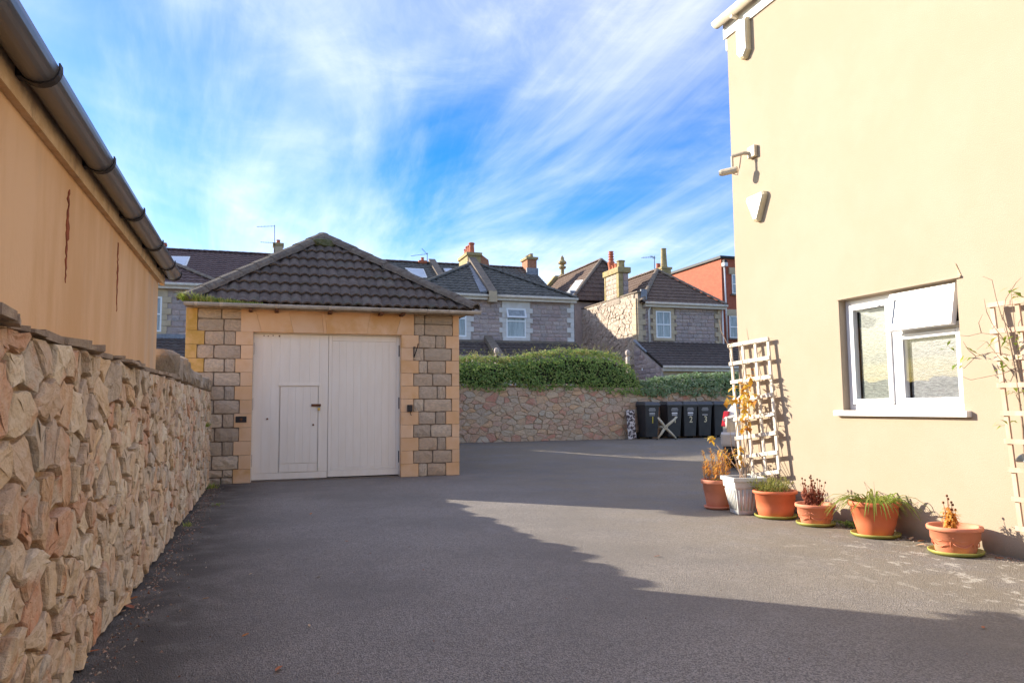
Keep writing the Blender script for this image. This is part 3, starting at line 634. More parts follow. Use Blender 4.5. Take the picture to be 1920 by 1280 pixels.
# dark metal fittings on the jambs
q=ony(452,786,GY); o=bx('latch_plate',(q.x-.085,GY-.022,q.z-.05),(q.x+.085,GY-.0125,q.z+.05),m_black,GA,bevel=.004); bx('latch_knob',(q.x-.02,GY-.04,q.z-.02),(q.x+.02,GY-.021,q.z+.02),m_rust,o,bevel=.005)
q=ony(768,765,GY); o=bx('key_box',(q.x-.045,GY-.05,q.z-.06),(q.x+.045,GY-.0125,q.z+.06),m_black,GA,bevel=.006); MB().tube([(q.x+.01,GY-.035,q.z-.06),(q.x+.012,GY-.035,q.z-.11),(q.x+.03,GY-.035,q.z-.125)],.006).build('hook',m_black,o)
a,b,c=ony(784,644,GY-.10),ony(776,650,GY-.02),ony(776,670,GY-.02); MB().tube([a,ony(783,650,GY-.09),c],.009).tube([b,c],.009).tube([b,ony(783,652,GY-.07)],.006).build('iron_hook',m_black,GA)
# roof
EY=12.76; EZ=2.90; AY=15.12; AZ=4.56; EL,ER=-1.18,3.57; XM=1.10
p0,p1,ap=V((EL,EY,EZ)),V((ER,EY,EZ)),V((XM,AY,AZ)); u=V((1,0,0)); n=u.cross(ap-p0).normalized(); v=n.cross(u)
slope=(ap-p0).dot(v); tw=.335; rows=8; rh=slope/rows
nl=((ap-p0).cross(n)).normalized(); nr=((ap-p1).cross(n)).normalized()
roofp=MB().prism([p0-n*.05,p1-n*.05,ap-n*.05],(0,0,-.04)).build('roof_deck',m_pmort,GA)
def tile_mesh(c,uw,clip):
    S=14; vs=[];fs=[]; jit=r.uniform(-.004,.004)
    for e in (0,1):
        for i in range(S+1):
            t=i/S; ph=(t*2)%1.0; s_=math.cos(2*math.pi*(t*2-.5)); h=.036*(max(0,.5+.5*s_))**.6
            vs.append(c+u*(t-.5)*uw+v*((e)*(rh+.06)+ (jit if e==0 else 0))+n*(h+(.05 if e==0 else .0)))
    k=len(vs)
    for i in range(S+1): vs.append(vs[i]-n*.03-v*0)
    fs=[(i,i+1,S+2+i,S+1+i) for i in range(S)]+[(i+1,i,k+i,k+i+1) for i in range(S)]
    me=MB().add([q-wl(GA) for q in vs],fs).mesh('roof_tile',m_gtile)
    if clip:
        bm=bmesh.new(); bm.from_mesh(me)
        for co,no in ((p0-wl(GA),-nl),(p1-wl(GA),nr)):
            if no.dot(ap-wl(GA)-co)>.01 or True:
                s_=1 if no.dot(V((XM,EY+.6,3.2))-wl(GA)-co)<0 else -1
                bmesh.ops.bisect_plane(bm,geom=bm.verts[:]+bm.edges[:]+bm.faces[:],plane_co=co,plane_no=no*s_,clear_outer=True)
        ok=len(bm.faces)>3; bm.to_mesh(me); bm.free()
        if not ok: bpy.data.meshes.remove(me); return None
    return me
for j in range(rows):
    half=(1-(j)/rows)*(ER-XM)+.05
    k=int(half/tw)+2; sh=.12*(j%2)*0
    for i in range(-k,k+1):
        c=V((XM+i*tw+sh,0,0)); c=p0+u*((c.x-EL))+v*(j*rh)
        inner=False
        if abs(i*tw)-tw/2>half: continue
        me=tile_mesh(c,tw,not inner)
        if me: link('roof_tile',me,GA)
by=19.3
tiled(GA,'side_roof',[(ER,EY,EZ),(ER,by,EZ),(XM,by-2.3,AZ),(XM,AY,AZ)],m_gtile,tw=.3,rh=.33)
tiled(GA,'side_roof',[(EL,by,EZ),(EL,EY,EZ),(XM,AY,AZ),(XM,by-2.3,AZ)],m_gtile,tw=.3,rh=.33)
tiled(GA,'back_roof',[(ER,by,EZ),(EL,by,EZ),(XM,by-2.3,AZ)],m_gtile,tw=.3,rh=.33)
capline(GA,'hip_tile',p0+V((-.02,-.02,.035)),ap+V((0,0,.04)),.155,m_hip,.42,5); capline(GA,'hip_tile',p1+V((.02,-.02,.035)),ap+V((0,0,.04)),.155,m_hip,.42,6); capline(GA,'ridge_tile',ap+V((0,0,.04)),(XM,by-2.3,AZ+.04),.155,m_hip,.45,7)
boulder('ridge_mortar',ap+V((0,-.26,-.15)),(.62,.34,.22),m_mosstile,GA,3.3)
# front gutter with brackets
gg=MB(); n_=10
for xx in (EL-.02,ER+.10):
    for ri in (.056,.05):
        for k in range(n_): q=math.pi+math.pi*k/(n_-1); gg.v.append((xx,EY-.05+math.cos(q)*ri,EZ-.005+math.sin(q)*ri))
for k in range(n_-1): gg.f+=[(k,k+1,2*n_+k+1,2*n_+k),(n_+k+1,n_+k,3*n_+k,3*n_+k+1)]
gg.f+=[(0,2*n_,3*n_,n_),(n_-1,2*n_-1,4*n_-1,3*n_-1),tuple(range(n_)),tuple(range(2*n_,3*n_))]
gut=gg.build('gutter',m_gutter,GA,smooth=True)
for px in (367,414,519,619,714,804,844): x=gx(px,580)*12.7/13.05; MB().prism([(x-.022,EY-.05+math.cos(math.pi+math.pi*k/9)*.062,EZ-.005+math.sin(math.pi+math.pi*k/9)*.062) for k in range(10)],(.044,0,0)).build('gutter_joint',m_gutter,gut)
for px in (470,519,619,714,754): x=gx(px,580)*12.9/13.05; bx('gutter_bracket',(x-.03,EY-.03,EZ-.105),(x+.03,GY-.016,EZ-.07),m_rust,gut)
bx('soffit_board',(EL+.1,EY+.03,EZ-.052),(ER-.1,GY+.3,EZ-.035),m_fasc,GA)
# grass growing in the gutter
def blade(mb,p,d,L_,w_,r):
    d=V(d).normalized(); sd=d.cross(V((0,0,1))).normalized() if abs(d.z)<.98 else V((r.uniform(-1,1),r.uniform(-1,1),0)).normalized(); p=V(p); m_=p+d*L_*.55; t=p+d*L_*.95+V((d.x,d.y,-.25))*L_*.2
    mb.add([p-sd*w_/2,p+sd*w_/2,m_+sd*w_*.35,m_-sd*w_*.35,t],[(0,1,2,3),(3,2,4)])
gt=MB(); r=random.Random(9)
for i in range(900):
    t=r.random()**1.6; x=-1.20+t*1.2; h=(.22-.17*min(1,t*1.2))*r.uniform(.5,1.1)
    blade(gt,(x,EY-.045+r.uniform(-.045,.06),EZ-.01),(r.uniform(-.6,.5)-(.4 if t<.1 else 0),r.uniform(-.8,.3),r.uniform(.6,1)),h,.012,r)
tag(gt.build('gutter_grass',m_grass),'bright green and yellow grass growing in the left end of the garage gutter','grass',kind='stuff')
# ---------------------------------------------------------------- retaining wall at the back, hedges, garden fence
RY=19.5
BW=thing('retaining_wall','pinkish tan rubble retaining wall across the back of the yard below the hedges','wall',(8.5,RY,.25))
bx('wall_core',(1.5,RY,0),(15.5,RY+.4,1.72),m_bmort,BW)
r=random.Random(31)
rest=MB()
for ci,c in enumerate(sorted(cells(rubble_pts(3.4,13.4,.22,1.72,470,1.6,14),3.4,13.4,.22,1.72,1.6),key=lambda c:-spread(c)*(1 if sum(p[0] for p in c)/len(c)>4.6 else .01))):
    q=stone_from_cell(c,.011,r.uniform(.006,.035),r,lambda u,v,d:(u,RY-d,v),rough=.007)
    if ci<300: q.build('stone',m_brub,BW)
    else: rest.add(q.v,q.f)
tag(rest.build('stonework',m_brub_i,BW),kind='stuff')
def hedge(name,label,x0,x1,topf,botf,y0,y1,n,m,seed,lw=.07,tips=None,grp=None):
    r=random.Random(seed); xc=(x0+x1)/2; H=thing(name,label,'hedge',(xc,(y0+y1)/2,1.7))
    co=MB(); S=int((x1-x0)/.25)+1
    for i in range(S+1):
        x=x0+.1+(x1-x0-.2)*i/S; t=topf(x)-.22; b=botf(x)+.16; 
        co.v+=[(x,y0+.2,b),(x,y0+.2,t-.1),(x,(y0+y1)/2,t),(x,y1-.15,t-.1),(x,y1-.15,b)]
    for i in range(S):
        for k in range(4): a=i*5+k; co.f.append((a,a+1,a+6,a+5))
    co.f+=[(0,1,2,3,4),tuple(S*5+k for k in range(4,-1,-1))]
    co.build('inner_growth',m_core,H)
    lf=MB(); tp=MB()
    for i in range(n):
        x=r.uniform(x0,x1); t=topf(x)+.10*noise.noise(V((x*2.3,seed,0)))+.06*noise.noise(V((x*7,seed,3))); b=botf(x)+.12*noise.noise(V((x*3,seed,9)))
        s=r.random()
        if s<.72:   # camera side
            z=b+(t-b)*r.random(); bul=.10*noise.noise(V((x*2.2,z*2.6,seed)))+.06*noise.noise(V((x*6,z*6,seed)))
            rd=max(0,(z-(t-.25))/.25); p=V((x,y0+.10-bul+r.uniform(-.04,.14)+rd*.25,z)); nn=V((r.uniform(-.6,.6),-1,r.uniform(-.1,.9)))
        else:
            p=V((x,r.uniform(y0+.1,y1),t-r.uniform(-.03,.12))); nn=V((r.uniform(-.6,.6),r.uniform(-.7,.2),1)); z=t
        d=V((r.uniform(-1,1),r.uniform(-.3,.3),r.uniform(-1,.6))); d=(d-nn*d.dot(nn)/nn.length_squared)
        L_=lw*r.uniform(.6,1.3); (tp if (tips and z>t-.16 and r.random()<tips) else lf).leaf(p,d,nn,L_,L_*.75)
    lo_=lf.build('foliage',m,H); lo_['kind']='stuff'
    if tips:
        for i in range(160):
            x=r.uniform(x0,x1); t=topf(x)-.02; p=V((x,r.uniform(y0+.1,y1-.1),t)); d=V((r.uniform(-.7,.7),r.uniform(-.4,.3),1)).normalized(); L_=r.uniform(.08,.24)
            for k in range(6): tp.leaf(p+d*L_*k/5,V((r.uniform(-1,1),r.uniform(-1,1),.4)),(0,0,1),.05,.03)
        q=tp.build('tip_growth',m_leaft,H); q['kind']='stuff'
    return H
def lerp(pts):
    def f(x):
        for (a,b),(c,d) in zip(pts,pts[1:]):
            if x<=c: return b+(d-b)*max(0,(x-a)/(c-a))
        return pts[-1][1]
    return f
hp=lambda px,py,Y=19.55: (ony(px,py,Y).x,ony(px,py,Y).z)
ht=lerp([(3.0,2.62)]+[hp(*q) for q in ((870,668),(925,668),(960,668),(1010,660),(1060,653),(1110,656),(1150,660),(1180,680),(1205,722))])
hb=lerp([(3.0,1.6)]+[hp(*q) for q in ((870,728),(920,735),(965,722),(1010,732),(1080,728),(1130,733),(1165,740),(1205,738))])
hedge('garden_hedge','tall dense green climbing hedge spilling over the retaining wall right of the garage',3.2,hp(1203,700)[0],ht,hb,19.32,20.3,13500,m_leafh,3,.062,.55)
it=lerp([hp(*q) for q in ((1196,716),(1240,708),(1300,700),(1372,698),(1420,700))]); ib=lerp([hp(*q) for q in ((1196,742),(1230,742),(1280,738),(1330,742),(1420,740))])
hedge('ivy_hedge','lower pale green ivy hedge on the wall above the wheelie bins',hp(1197,720)[0],hp(1425,720)[0],it,ib,19.30,20.0,5200,m_leafi,4,.075)
GF=thing('garden_fence','pale baluster garden fence with ball posts half buried in the tall hedge','fence',(8,20.45,1.5))
m_fen=mat('pale_fence_paint',(.52,.44,.38),(.42,.35,.30),.85,9)
bx('top_rail',(3.2,20.42,2.60),(10.0,20.52,2.66),m_fen,GF); bx('bottom_rail',(3.2,20.42,1.75),(10.0,20.52,1.81),m_fen,GF)
me=MB().lathe([(.03,0),(.03,.15),(.045,.35),(.025,.5),(.04,.65),(.03,.79)],n=8).mesh('baluster',m_fen,True)
for i in range(40): link('baluster',me,GF,(3.3+i*.17,20.47,1.81))
pb=MB().box((-.05,-.05,0),(.05,.05,1.2)).lathe([(.02,1.2),(.035,1.22),(.07,1.27),(.08,1.33),(.06,1.39),(.0,1.42)],n=10).mesh('fence_post',m_fen)
for px in (931,1177): q=ony(px,660,20.47); link('fence_post',pb,GF,(q.x,20.47,1.5-.02))
# ---------------------------------------------------------------- wheelie bins, board, star base
def make_bin():
    B=thing('wheelie_bin','','bin')
    w0,w1,d0,d1,h=.185,.225,.20,.265,.93
    MB().hexa([(-w0,-d0,.05),(w0,-d0,.05),(w0,d0,.05),(-w0,d0,.05)],[(-w1,-d1,h),(w1,-d1,h),(w1,d1,h),(-w1,d1,h)]).build('body',m_bin,B,local=True,bevel=.02)
    MB().box((-w1-.012,-d1-.014,h-.02),(w1+.012,d1+.02,h+.025)).build('rim',m_bin,B,local=True,bevel=.008)
    lid=MB().hexa([(-w1-.022,-d1-.035,h+.03),(w1+.022,-d1-.035,h+.03),(w1+.022,d1+.03,h+.03),(-w1-.022,d1+.03,h+.03)],[(-w1+.01,-d1+.01,h+.115),(w1-.01,-d1+.01,h+.115),(w1-.01,d1+.0,h+.135),(-w1+.01,d1+.0,h+.135)]).build('lid',m_binlid,B,local=True,bevel=.016)
    MB().box((-w1-.02,-d1-.05,h+.015),(w1+.02,-d1-.02,h+.05)).build('lid_lip',m_binlid,lid,local=True,bevel=.008)
    MB().tube([(-.2,d1+.07,h+.03),(.2,d1+.07,h+.03)],.016,8).box((-.2,d1,h-.01),(-.16,d1+.08,h+.04)).box((.16,d1,h-.01),(.2,d1+.08,h+.04)).build('handle',m_bin,B,local=True)
    for s in (-1,1): MB().tube([(s*.2-.025,d0+.03,.1),(s*.2+.025,d0+.03,.1)],.10,16).build('wheel',m_tyre,B,local=True)
    return B
bin0=make_bin()
BINS=[(1224.5,'1',m_yel,'black wheelie bin with a bright yellow 1, nearest the patterned board'),(1268,'1',m_cream,'black wheelie bin with a cream 1, behind the pale star base'),(1297,'2',m_cream,'black wheelie bin with a cream 2, third from the patterned board'),(1325,'3',m_cream,'black wheelie bin with a cream 3, next to the silver car'),(1354,'',None,'black wheelie bin without visible number, mostly hidden behind the silver car')]
face=lambda t: -(.20+(.065)*((t-.05)/.88))-.003
for i,(px,num,mm_,lab) in enumerate(BINS):
    B=bin0 if i==0 else copy_tree(bin0)
    q=ony(px,820,18.87); B.location=(q.x,19.14,gz(18.9)); B.rotation_euler=(0,0,rad((3,-2,1,-1,2)[i]+ -3)); B['label']=lab; B['group']='wheelie bins along the retaining wall'
for i,(px,num,mm_,lab) in enumerate(BINS):
    B=[o for o in col.objects if o.name.startswith('wheelie_bin') and o.get('label')==lab][0]
    if not num: continue
    up=V((0,-.065/.88,1)).normalized()
    text('painted_number',num,.25,frame_mtx(V((.02,face(.53)-.002,.53)),(1,0,0),up),mm_,B,.001,.85)
    sk=MB()
    for z,w_,h in ((.86,.085,.014),(.835,.10,.012),(.81,.11,.012),(.785,.10,.010)): sk.box((-w_,face(z)-.006,z),(w_,face(z)+.004,z+h))
    sk.build('printed_crest',m_sticker,B,local=True)
    sk=MB(); 
    if i!=3: sk.box((-.085,face(.72)-.008,.70),(.085,face(.72)+.004,.745))
    for k in range(5): sk.box((-.08+k*.034,face(.66)-.007,.655),(-.06+k*.034,face(.66)+.004,.68))
    sk.build('address_sticker',m_stw if i else m_sticker,B,local=True)
q=ony(1187,822,19.2)
PBd=thing('patterned_board','black and white patterned board standing against the rubble wall beside the bins','board',(q.x,19.25,.25))
rt=Matrix.Rotation(rad(-6),3,'X')
MB().box((-.13,-.015,0),(.13,.015,.83),rt,(0,0,0)).build('panel',m_board,PBd,local=True,bevel=.004)
pt=MB(); r=random.Random(6)
for i in range(26):
    x=r.uniform(-.115,.095); z=r.uniform(.02,.76); y_=-.0155; a=.014+.03*r.random(); b=.012+.03*r.random()
    pt.add([rt@V(p) for p in ((x,y_-.001,z),(x+a,y_-.001,z+.004),(x+a*.9,y_-.001,z+b),(x-.004,y_-.001,z+b*.8))],[(0,1,2,3)])
tag(pt.build('printed_motif',m_trim,PBd,local=True),kind='stuff')
# five-star base lying against the bins
cc=ony(1247,801,18.45); SB=thing('star_base','cream five-star swivel chair base tipped on its edge in front of the bins','chair base',(cc.x,18.45,cc.z))
for px,py in ((1233,782),(1269.5,781),(1268,822),(1233,822.5),(1236,800)):
    e=ony(px,py,18.45 if py!=800 else 18.75)-V(SB.location); 
    pts_=[V((0,0,0)),e*.5+V((0,-.02,0)),e]
    MB().tube(pts_,[.042,.036,.024],7).build('arm',m_star,SB,local=True,smooth=True)
    MB().tube([e-V((0,.02,0)),e+V((0,.03,0))],.02,8).build('foot_socket',m_trim,SB,local=True)
MB().lathe([(.03,0),(.055,0),(.055,.09),(.03,.09),(.03,0)],n=14).build('hub',m_star,SB,local=True).rotation_euler=(rad(90),0,0)
SB.children[-1].location=(0,.03,0)
# ---------------------------------------------------------------- houses behind
HY=36.0; HP=lambda px,py,Y=HY: ony(px,py,Y)
def surround(par,x0,x1,z0,z1,y,m,lin=.34,sill=.16,jw=.22,tooth=.16,n=6):
    """dressed stone round an opening x0..x1, z0..z1"""
    bx('lintel',(x0-jw,y-.07,z1),(x1+jw,y+.02,z1+lin),m,par,bevel=.01); bx('sill',(x0-jw*.9,y-.12,z0-sill),(x1+jw*.9,y+.02,z0),m,par,bevel=.01)
    h=(z1-z0)/n
    for k in range(n):
        t=tooth if k%2 else 0
        bx('jamb_stone',(x0-jw-t,y-.07,z0+k*h+.003),(x0,y+.02,z0+(k+1)*h-.003),m,par,bevel=.008); bx('jamb_stone',(x1,y-.07,z0+k*h+.003),(x1+jw+t,y+.02,z0+(k+1)*h-.003),m,par,bevel=.008)
def quoins(par,x,side,z0,z1,y,m,n=8,w=.2,t=.2,name='quoin'):
    h=(z1-z0)/n
    for k in range(n):
        ww=w+(t if k%2==0 else 0); a,b=(x-ww,x) if side>0 else (x,x+ww)
        bx(name,(a,y-.07,z0+k*h+.003),(b,y+.02,z0+(k+1)*h-.003),m,par,bevel=.008)
def sash(par,x0,x1,z0,z1,y,fm,gm,bars=True,mid=.5):
    W=bx('window',(x0,y+.03,z0),(x1,y+.05,z1),m_trim,par); f=.07
    for a,b in (((x0,y-.03,z0),(x0+f,y+.03,z1)),((x1-f,y-.03,z0),(x1,y+.03,z1)),((x0+f,y-.03,z1-f),(x1-f,y+.03,z1)),((x0+f,y-.03,z0),(x1-f,y+.03,z0+f)),((x0+f,y-.028,z0+(z1-z0)*mid-.035),(x1-f,y+.028,z0+(z1-z0)*mid+.035))): bx('frame',a,b,fm,W)
    if bars: bx('glazing_bar',((x0+x1)/2-.018,y-.02,z0+f),((x0+x1)/2+.018,y+.015,z1-f),fm,W)
    bx('pane',(x0+f,y+.005,z0+f),(x1-f,y+.02,z0+(z1-z0)*mid-.035),gm,W); bx('pane',(x0+f,y+.005,z0+(z1-z0)*mid+.035),(x1-f,y+.02,z1-f),gm,W)
    return W
def wall_box(par,a,b,m,name='wall'): return bx(name,a,b,m,par)
def eaves(par,x0,x1,y,z,m):
    g=MB().tube([(x0,y-.07,z-.02),(x1,y-.07,z-.02)],.075,8).build('gutter',m,par,smooth=True); bx('fascia',(x0+.05,y-.015,z-.21),(x1-.05,y+.3,z-.05),m,par)
def pitch_hip(par,x0,x1,ye,ze,apx,apy,apz,yb,m,caps=m_cem,tw=.3):
    ap=V((apx,apy,apz)); bk=V((apx,yb,apz))
    f=tiled(par,'roof',[(x0,ye,ze),(x1,ye,ze),ap],m,tw=tw); tiled(par,'roof',[(x0,yb,ze),(x0,ye,ze),ap,bk],m,tw=tw); tiled(par,'roof',[(x1,ye,ze),(x1,yb,ze),bk,ap],m,tw=tw)
    for i,(a,b) in enumerate(((V((x0,ye,ze)),ap),(V((x1,ye,ze)),ap),(ap,bk))): capline(par,'ridge_tile',a+V((0,0,.06)),b+V((0,0,.06)),.14,caps,.45,i)
    return f
def chimney(par,c,sx,sy,z0,z1,m,capm,pots,name='chimney',potm=m_pot,corb=.06):
    S=bx(name,(c[0]-sx/2,c[1]-sy/2,z0),(c[0]+sx/2,c[1]+sy/2,z1),m,par)
    bx('chimney_cap',(c[0]-sx/2-corb,c[1]-sy/2-corb,z1-.16),(c[0]+sx/2+corb,c[1]+sy/2+corb,z1+.02),capm,S,bevel=.02)
    for (dx,dy,h,rr_,mm_) in pots: MB().lathe([(rr_,0),(rr_*.95,.1),(rr_*.8,h*.8),(rr_*.85,h*.82),(rr_*1.05,h*.86),(rr_*1.05,h*.94),(rr_*.8,h),(rr_*.6,h),(rr_*.6,h-.1)],(c[0]+dx,c[1]+dy,z1+.015),14).build('chimney_pot',mm_,S,smooth=False)
    return S
def skylight(par,a,b,c,d,th=.08):
    """quad a,b,c,d (3D) lifted off the roof"""
    a,b,c,d=[V(q) for q in (a,b,c,d)]; n=(b-a).cross(d-a).normalized(); 
    if n.z<0: n=-n
    S=MB().hexa([a,b,c,d],[q+n*th for q in (a,b,c,d)]).build('skylight',m_white,par); ce=(a+b+c+d)/4
    MB().hexa([ce+(q-ce)*.86+n*th for q in (a,b,c,d)],[ce+(q-ce)*.86+n*(th+.012) for q in (a,b,c,d)]).build('pane',m_sky,S)
    return S
# --- main terrace block with the long ridge
RZ=11.06; PS=.555; ry=50.0
TB=thing('terrace_block','long terrace with one continuous tiled ridge and skylights behind the garage roof','house',(4,50,.25))
rz=lambda y: RZ-PS*(ry-y)
bx('wall',(-16,43.7,.2),(18.2,56.2,7.4),m_hmort,TB)
xs_=HP(612,485,ry).x
tiled(TB,'roof',[(-16,43.4,rz(43.4)),(xs_,43.4,rz(43.4)),(xs_,ry,RZ),(-16,ry,RZ)],m_roofp,tw=.3,rh=.36)
tiled(TB,'roof',[(xs_,43.4,rz(43.4)),(18.3,43.4,rz(43.4)),(18.3,ry,RZ),(xs_,ry,RZ)],m_roofg,tw=.3,rh=.36)
tiled(TB,'roof',[(18.3,56.6,rz(43.4)),(-16,56.6,rz(43.4)),(-16,ry,RZ),(18.3,ry,RZ)],m_roofp,tw=.6,rh=.72)
MB().prism([(18.2,43.7,7.0),(18.2,56.2,7.0),(18.2,ry,RZ-.1)],(-.3,0,0)).build('gable',m_hmort,TB)
capline(TB,'ridge_tile',(-16,ry,RZ+.05),(18.3,ry,RZ+.05),.14,m_roofp,.46,11)
def onroof(px,py,f=lambda y: rz(y)):
    # meet the front slope of the long roof
    d=ray(px,py); t=(RZ-PS*ry-CAM.z)/(d.z-PS*d.y); return CAM+d*t
def roofquad(P): return [onroof(*p) for p in P]
skylight(TB,*roofquad(((300,500),(350,500),(357,483),(300,482)))); skylight(TB,*roofquad(((783,523),(801,522),(794,506),(759,504)))); skylight(TB,*roofquad(((836,514),(850,509),(846,505),(831,505))))
# party parapet on the long roof
def roof_parapet(par,x,w_,y0,y1,zf,h,m,name='parapet'):
    return MB().hexa([(x-w_/2,y0,zf(y0)-.1),(x+w_/2,y0,zf(y0)-.1),(x+w_/2,y1,zf(y1)-.1),(x-w_/2,y1,zf(y1)-.1)],[(x-w_/2,y0,zf(y0)+h),(x+w_/2,y0,zf(y0)+h),(x+w_/2,y1,zf(y1)+h),(x-w_/2,y1,zf(y1)+h)]).build(name,m,par,bevel=.02)
xp=HP(808,490,ry).x; roof_parapet(TB,xp+.1,.48,43.5,ry+.2,rz,.28,m_cem)
q=HP(792,495,ry); chimney(TB,(q.x,ry),.48,.48,10.4,11.2,m_brick,m_pot,[(0,0,.25,.12,m_pot)])
q=HP(521.5,470,ry); chimney(TB,(q.x,ry),.57,.8,10.4,11.8,m_cquoin,m_yst,[(0,0,.28,.13,m_pot)])
q=HP(988,500,ry); S=chimney(TB,(q.x,49.5),.7,1.15,9.6,11.7,m_brick,m_yst,[(0,-.42,.26,.14,m_yst),(0,-.14,.26,.14,m_yst),(0,.14,.26,.14,m_yst),(0,.42,.26,.14,m_yst)],corb=.1)
bx('lead_flashing',(q.x-.45,48.75,10.2),(q.x+.4,48.92,10.9),m_lead,S)
q=HP(308,467,ry); chimney(TB,(q.x-.15,ry+.3),.4,.4,10.4,11.5,m_brick,m_pot,[])
# --- aerials
def aerial(label,base,top,arms,yy):
    a=HP(*base,yy); b=HP(*top,yy); A=thing('television_aerial',label,'aerial',a,group='television aerials')
    MB().tube([a,b],.022,6).build('mast',m_trim,A)
    for p,q in arms:
        p=HP(*p,yy);q=HP(*q,yy); o=MB().tube([p,q],.014,5); 
        d=q-p
        for k in range(6):
            c=p+d*(k/5.5); o.tube([c+V((0,-.18,0)),c+V((0,.18,0))],.007,4)
        o.build('boom',m_trim,A)
aerial('two-armed television aerial on a mast by the stone chimney left of the garage roof peak',(515,478),(515,422),(((515,424),(481,425)),((512,455),(488,454))),49.4)
aerial('television aerial leaning over the small red chimney pot right of the garage roof',(801,492),(801,474),(((802,476),(770,480)),((800,476),(791,466))),49.4)
# --- middle house: rear wing of a pair
MHs=thing('stone_house','grey stone house wing with white window surrounds and grey hipped roof behind the hedge','house',(10.9,38,.25))
x0,x1=6.55,15.45; ze=6.78
bx('wall',(x0,HY,.2),(x1,44.5,ze-.05),m_hmort,MHs)
wr=HP(949,632); wr2=HP(985,577); wX0,wX1,wZ0,wZ1=wr.x,wr2.x,4.70,6.22
lX0,lX1=HP(838,600).x,HP(874,600).x
ex=[(wX0-.32,wX1+.32,wZ0-.2,wZ1+.36),(lX0-.32,lX1+.32,wZ0-.2,wZ1+.36),(15.1,15.6,0,9)]
coursed(MHs,'stone',m_house,8.2,x1,4.55,ze-.2,HY-.01,.21,.26,.55,ex,seed=5,gap=.02)
surround(MHs,wX0,wX1,wZ0,wZ1,HY,m_wquoin,n=6); surround(MHs,lX0,lX1,wZ0,wZ1,HY,m_wquoin,n=6)
quoins(MHs,x1+.03,1,4.5,ze-.2,HY,m_wquoin,8,.2,.2)
W=sash(MHs,wX0,wX1,wZ0,wZ1,HY-.03,m_upvc,m_paneL,False,.56)
rt=Matrix.Rotation(rad(-22),3,'X'); pv=(wX0,HY,wZ1-.05)
vt=MB()
for a,b in (((wX0,HY-.05,wZ1-.12),(wX1,HY+.0,wZ1-.03)),((wX0,HY-.05,5.66),(wX1,HY,5.75)),((wX0,HY-.05,5.75),(wX0+.09,HY,wZ1-.12)),((wX1-.09,HY-.05,5.75),(wX1,HY,wZ1-.12))): vt.box(a,b,rt,pv)
vt.build('open_vent',m_upvc,W); MB().box((wX0+.09,HY-.03,5.75),(wX1-.09,HY-.015,wZ1-.12),rt,pv).build('pane',m_paneL,W)
sash(MHs,lX0,lX1,wZ0,wZ1,HY-.03,m_upvc,m_paneL,False,.6)
eaves(MHs,x0-.1,10.75,35.72,ze,m_wgutter); eaves(MHs,11.05,x1+.15,35.72,ze,m_wgutter)
apx,apy,apz=10.98,39.4,9.12
pitch_hip(MHs,x0-.15,x1+.12,35.68,ze,apx,apy,apz,46.5,m_roofg,m_roofg)
zf=lambda y: ze+(apz-ze)*(y-35.68)/(apy-35.68)
roof_parapet(MHs,10.93,.42,35.6,apy+.1,zf,.30,m_cem); bx('parapet_corbel',(10.72,35.55,6.45),(11.14,36.0,7.0),m_cquoin,MHs)
MB().hexa([(10.35,35.9,zf(35.9)+.05),(10.71,35.9,zf(35.9)+.05),(10.71,apy,zf(apy)+.02),(10.6,apy,zf(apy)+.02)],[(10.45,35.9,zf(35.9)+.1),(10.71,35.9,zf(35.9)+.14),(10.71,apy,zf(apy)+.08),(10.6,apy,zf(apy)+.08)]).build('lead_flashing',m_lead,MHs)
q=HP(880,490,40.2); S=chimney(MHs,(q.x+.1,40.5),.75,1.9,8.3,9.75,m_yst,m_yst,[(-.05,-.6,.62,.17,m_pot),(-.05,-.2,.55,.15,m_pot),(-.05,.2,.58,.15,m_pot),(-.05,.6,.5,.14,m_pot)],corb=.08)
MB().prism([(q.x+.45,39.6,9.0),(q.x+1.0,39.6,9.0),(q.x+.95,39.6,9.4),(q.x+.45,39.6,9.75)],(0,1.6,0)).build('brick_shoulder',m_brick,S)
bx('ledge',(x0,HY-.18,4.42),(x1,HY-.012,4.54),m_cem,MHs)
tiled(MHs,'lean_to_roof',[(6.0,33.2,2.95),(15.6,33.2,2.95),(15.6,HY-.05,4.45),(6.0,HY-.05,4.45)],m_rooflean,tw=.3)
roof_parapet(MHs,HP(932,650,34.8).x-.1,.42,33.1,HY,lambda y:2.95+1.5*(y-33.2)/2.75,.3,m_cem)
bx('lean_to_wall',(6.1,33.3,.2),(15.5,HY-.01,2.9),m_hmort,MHs)
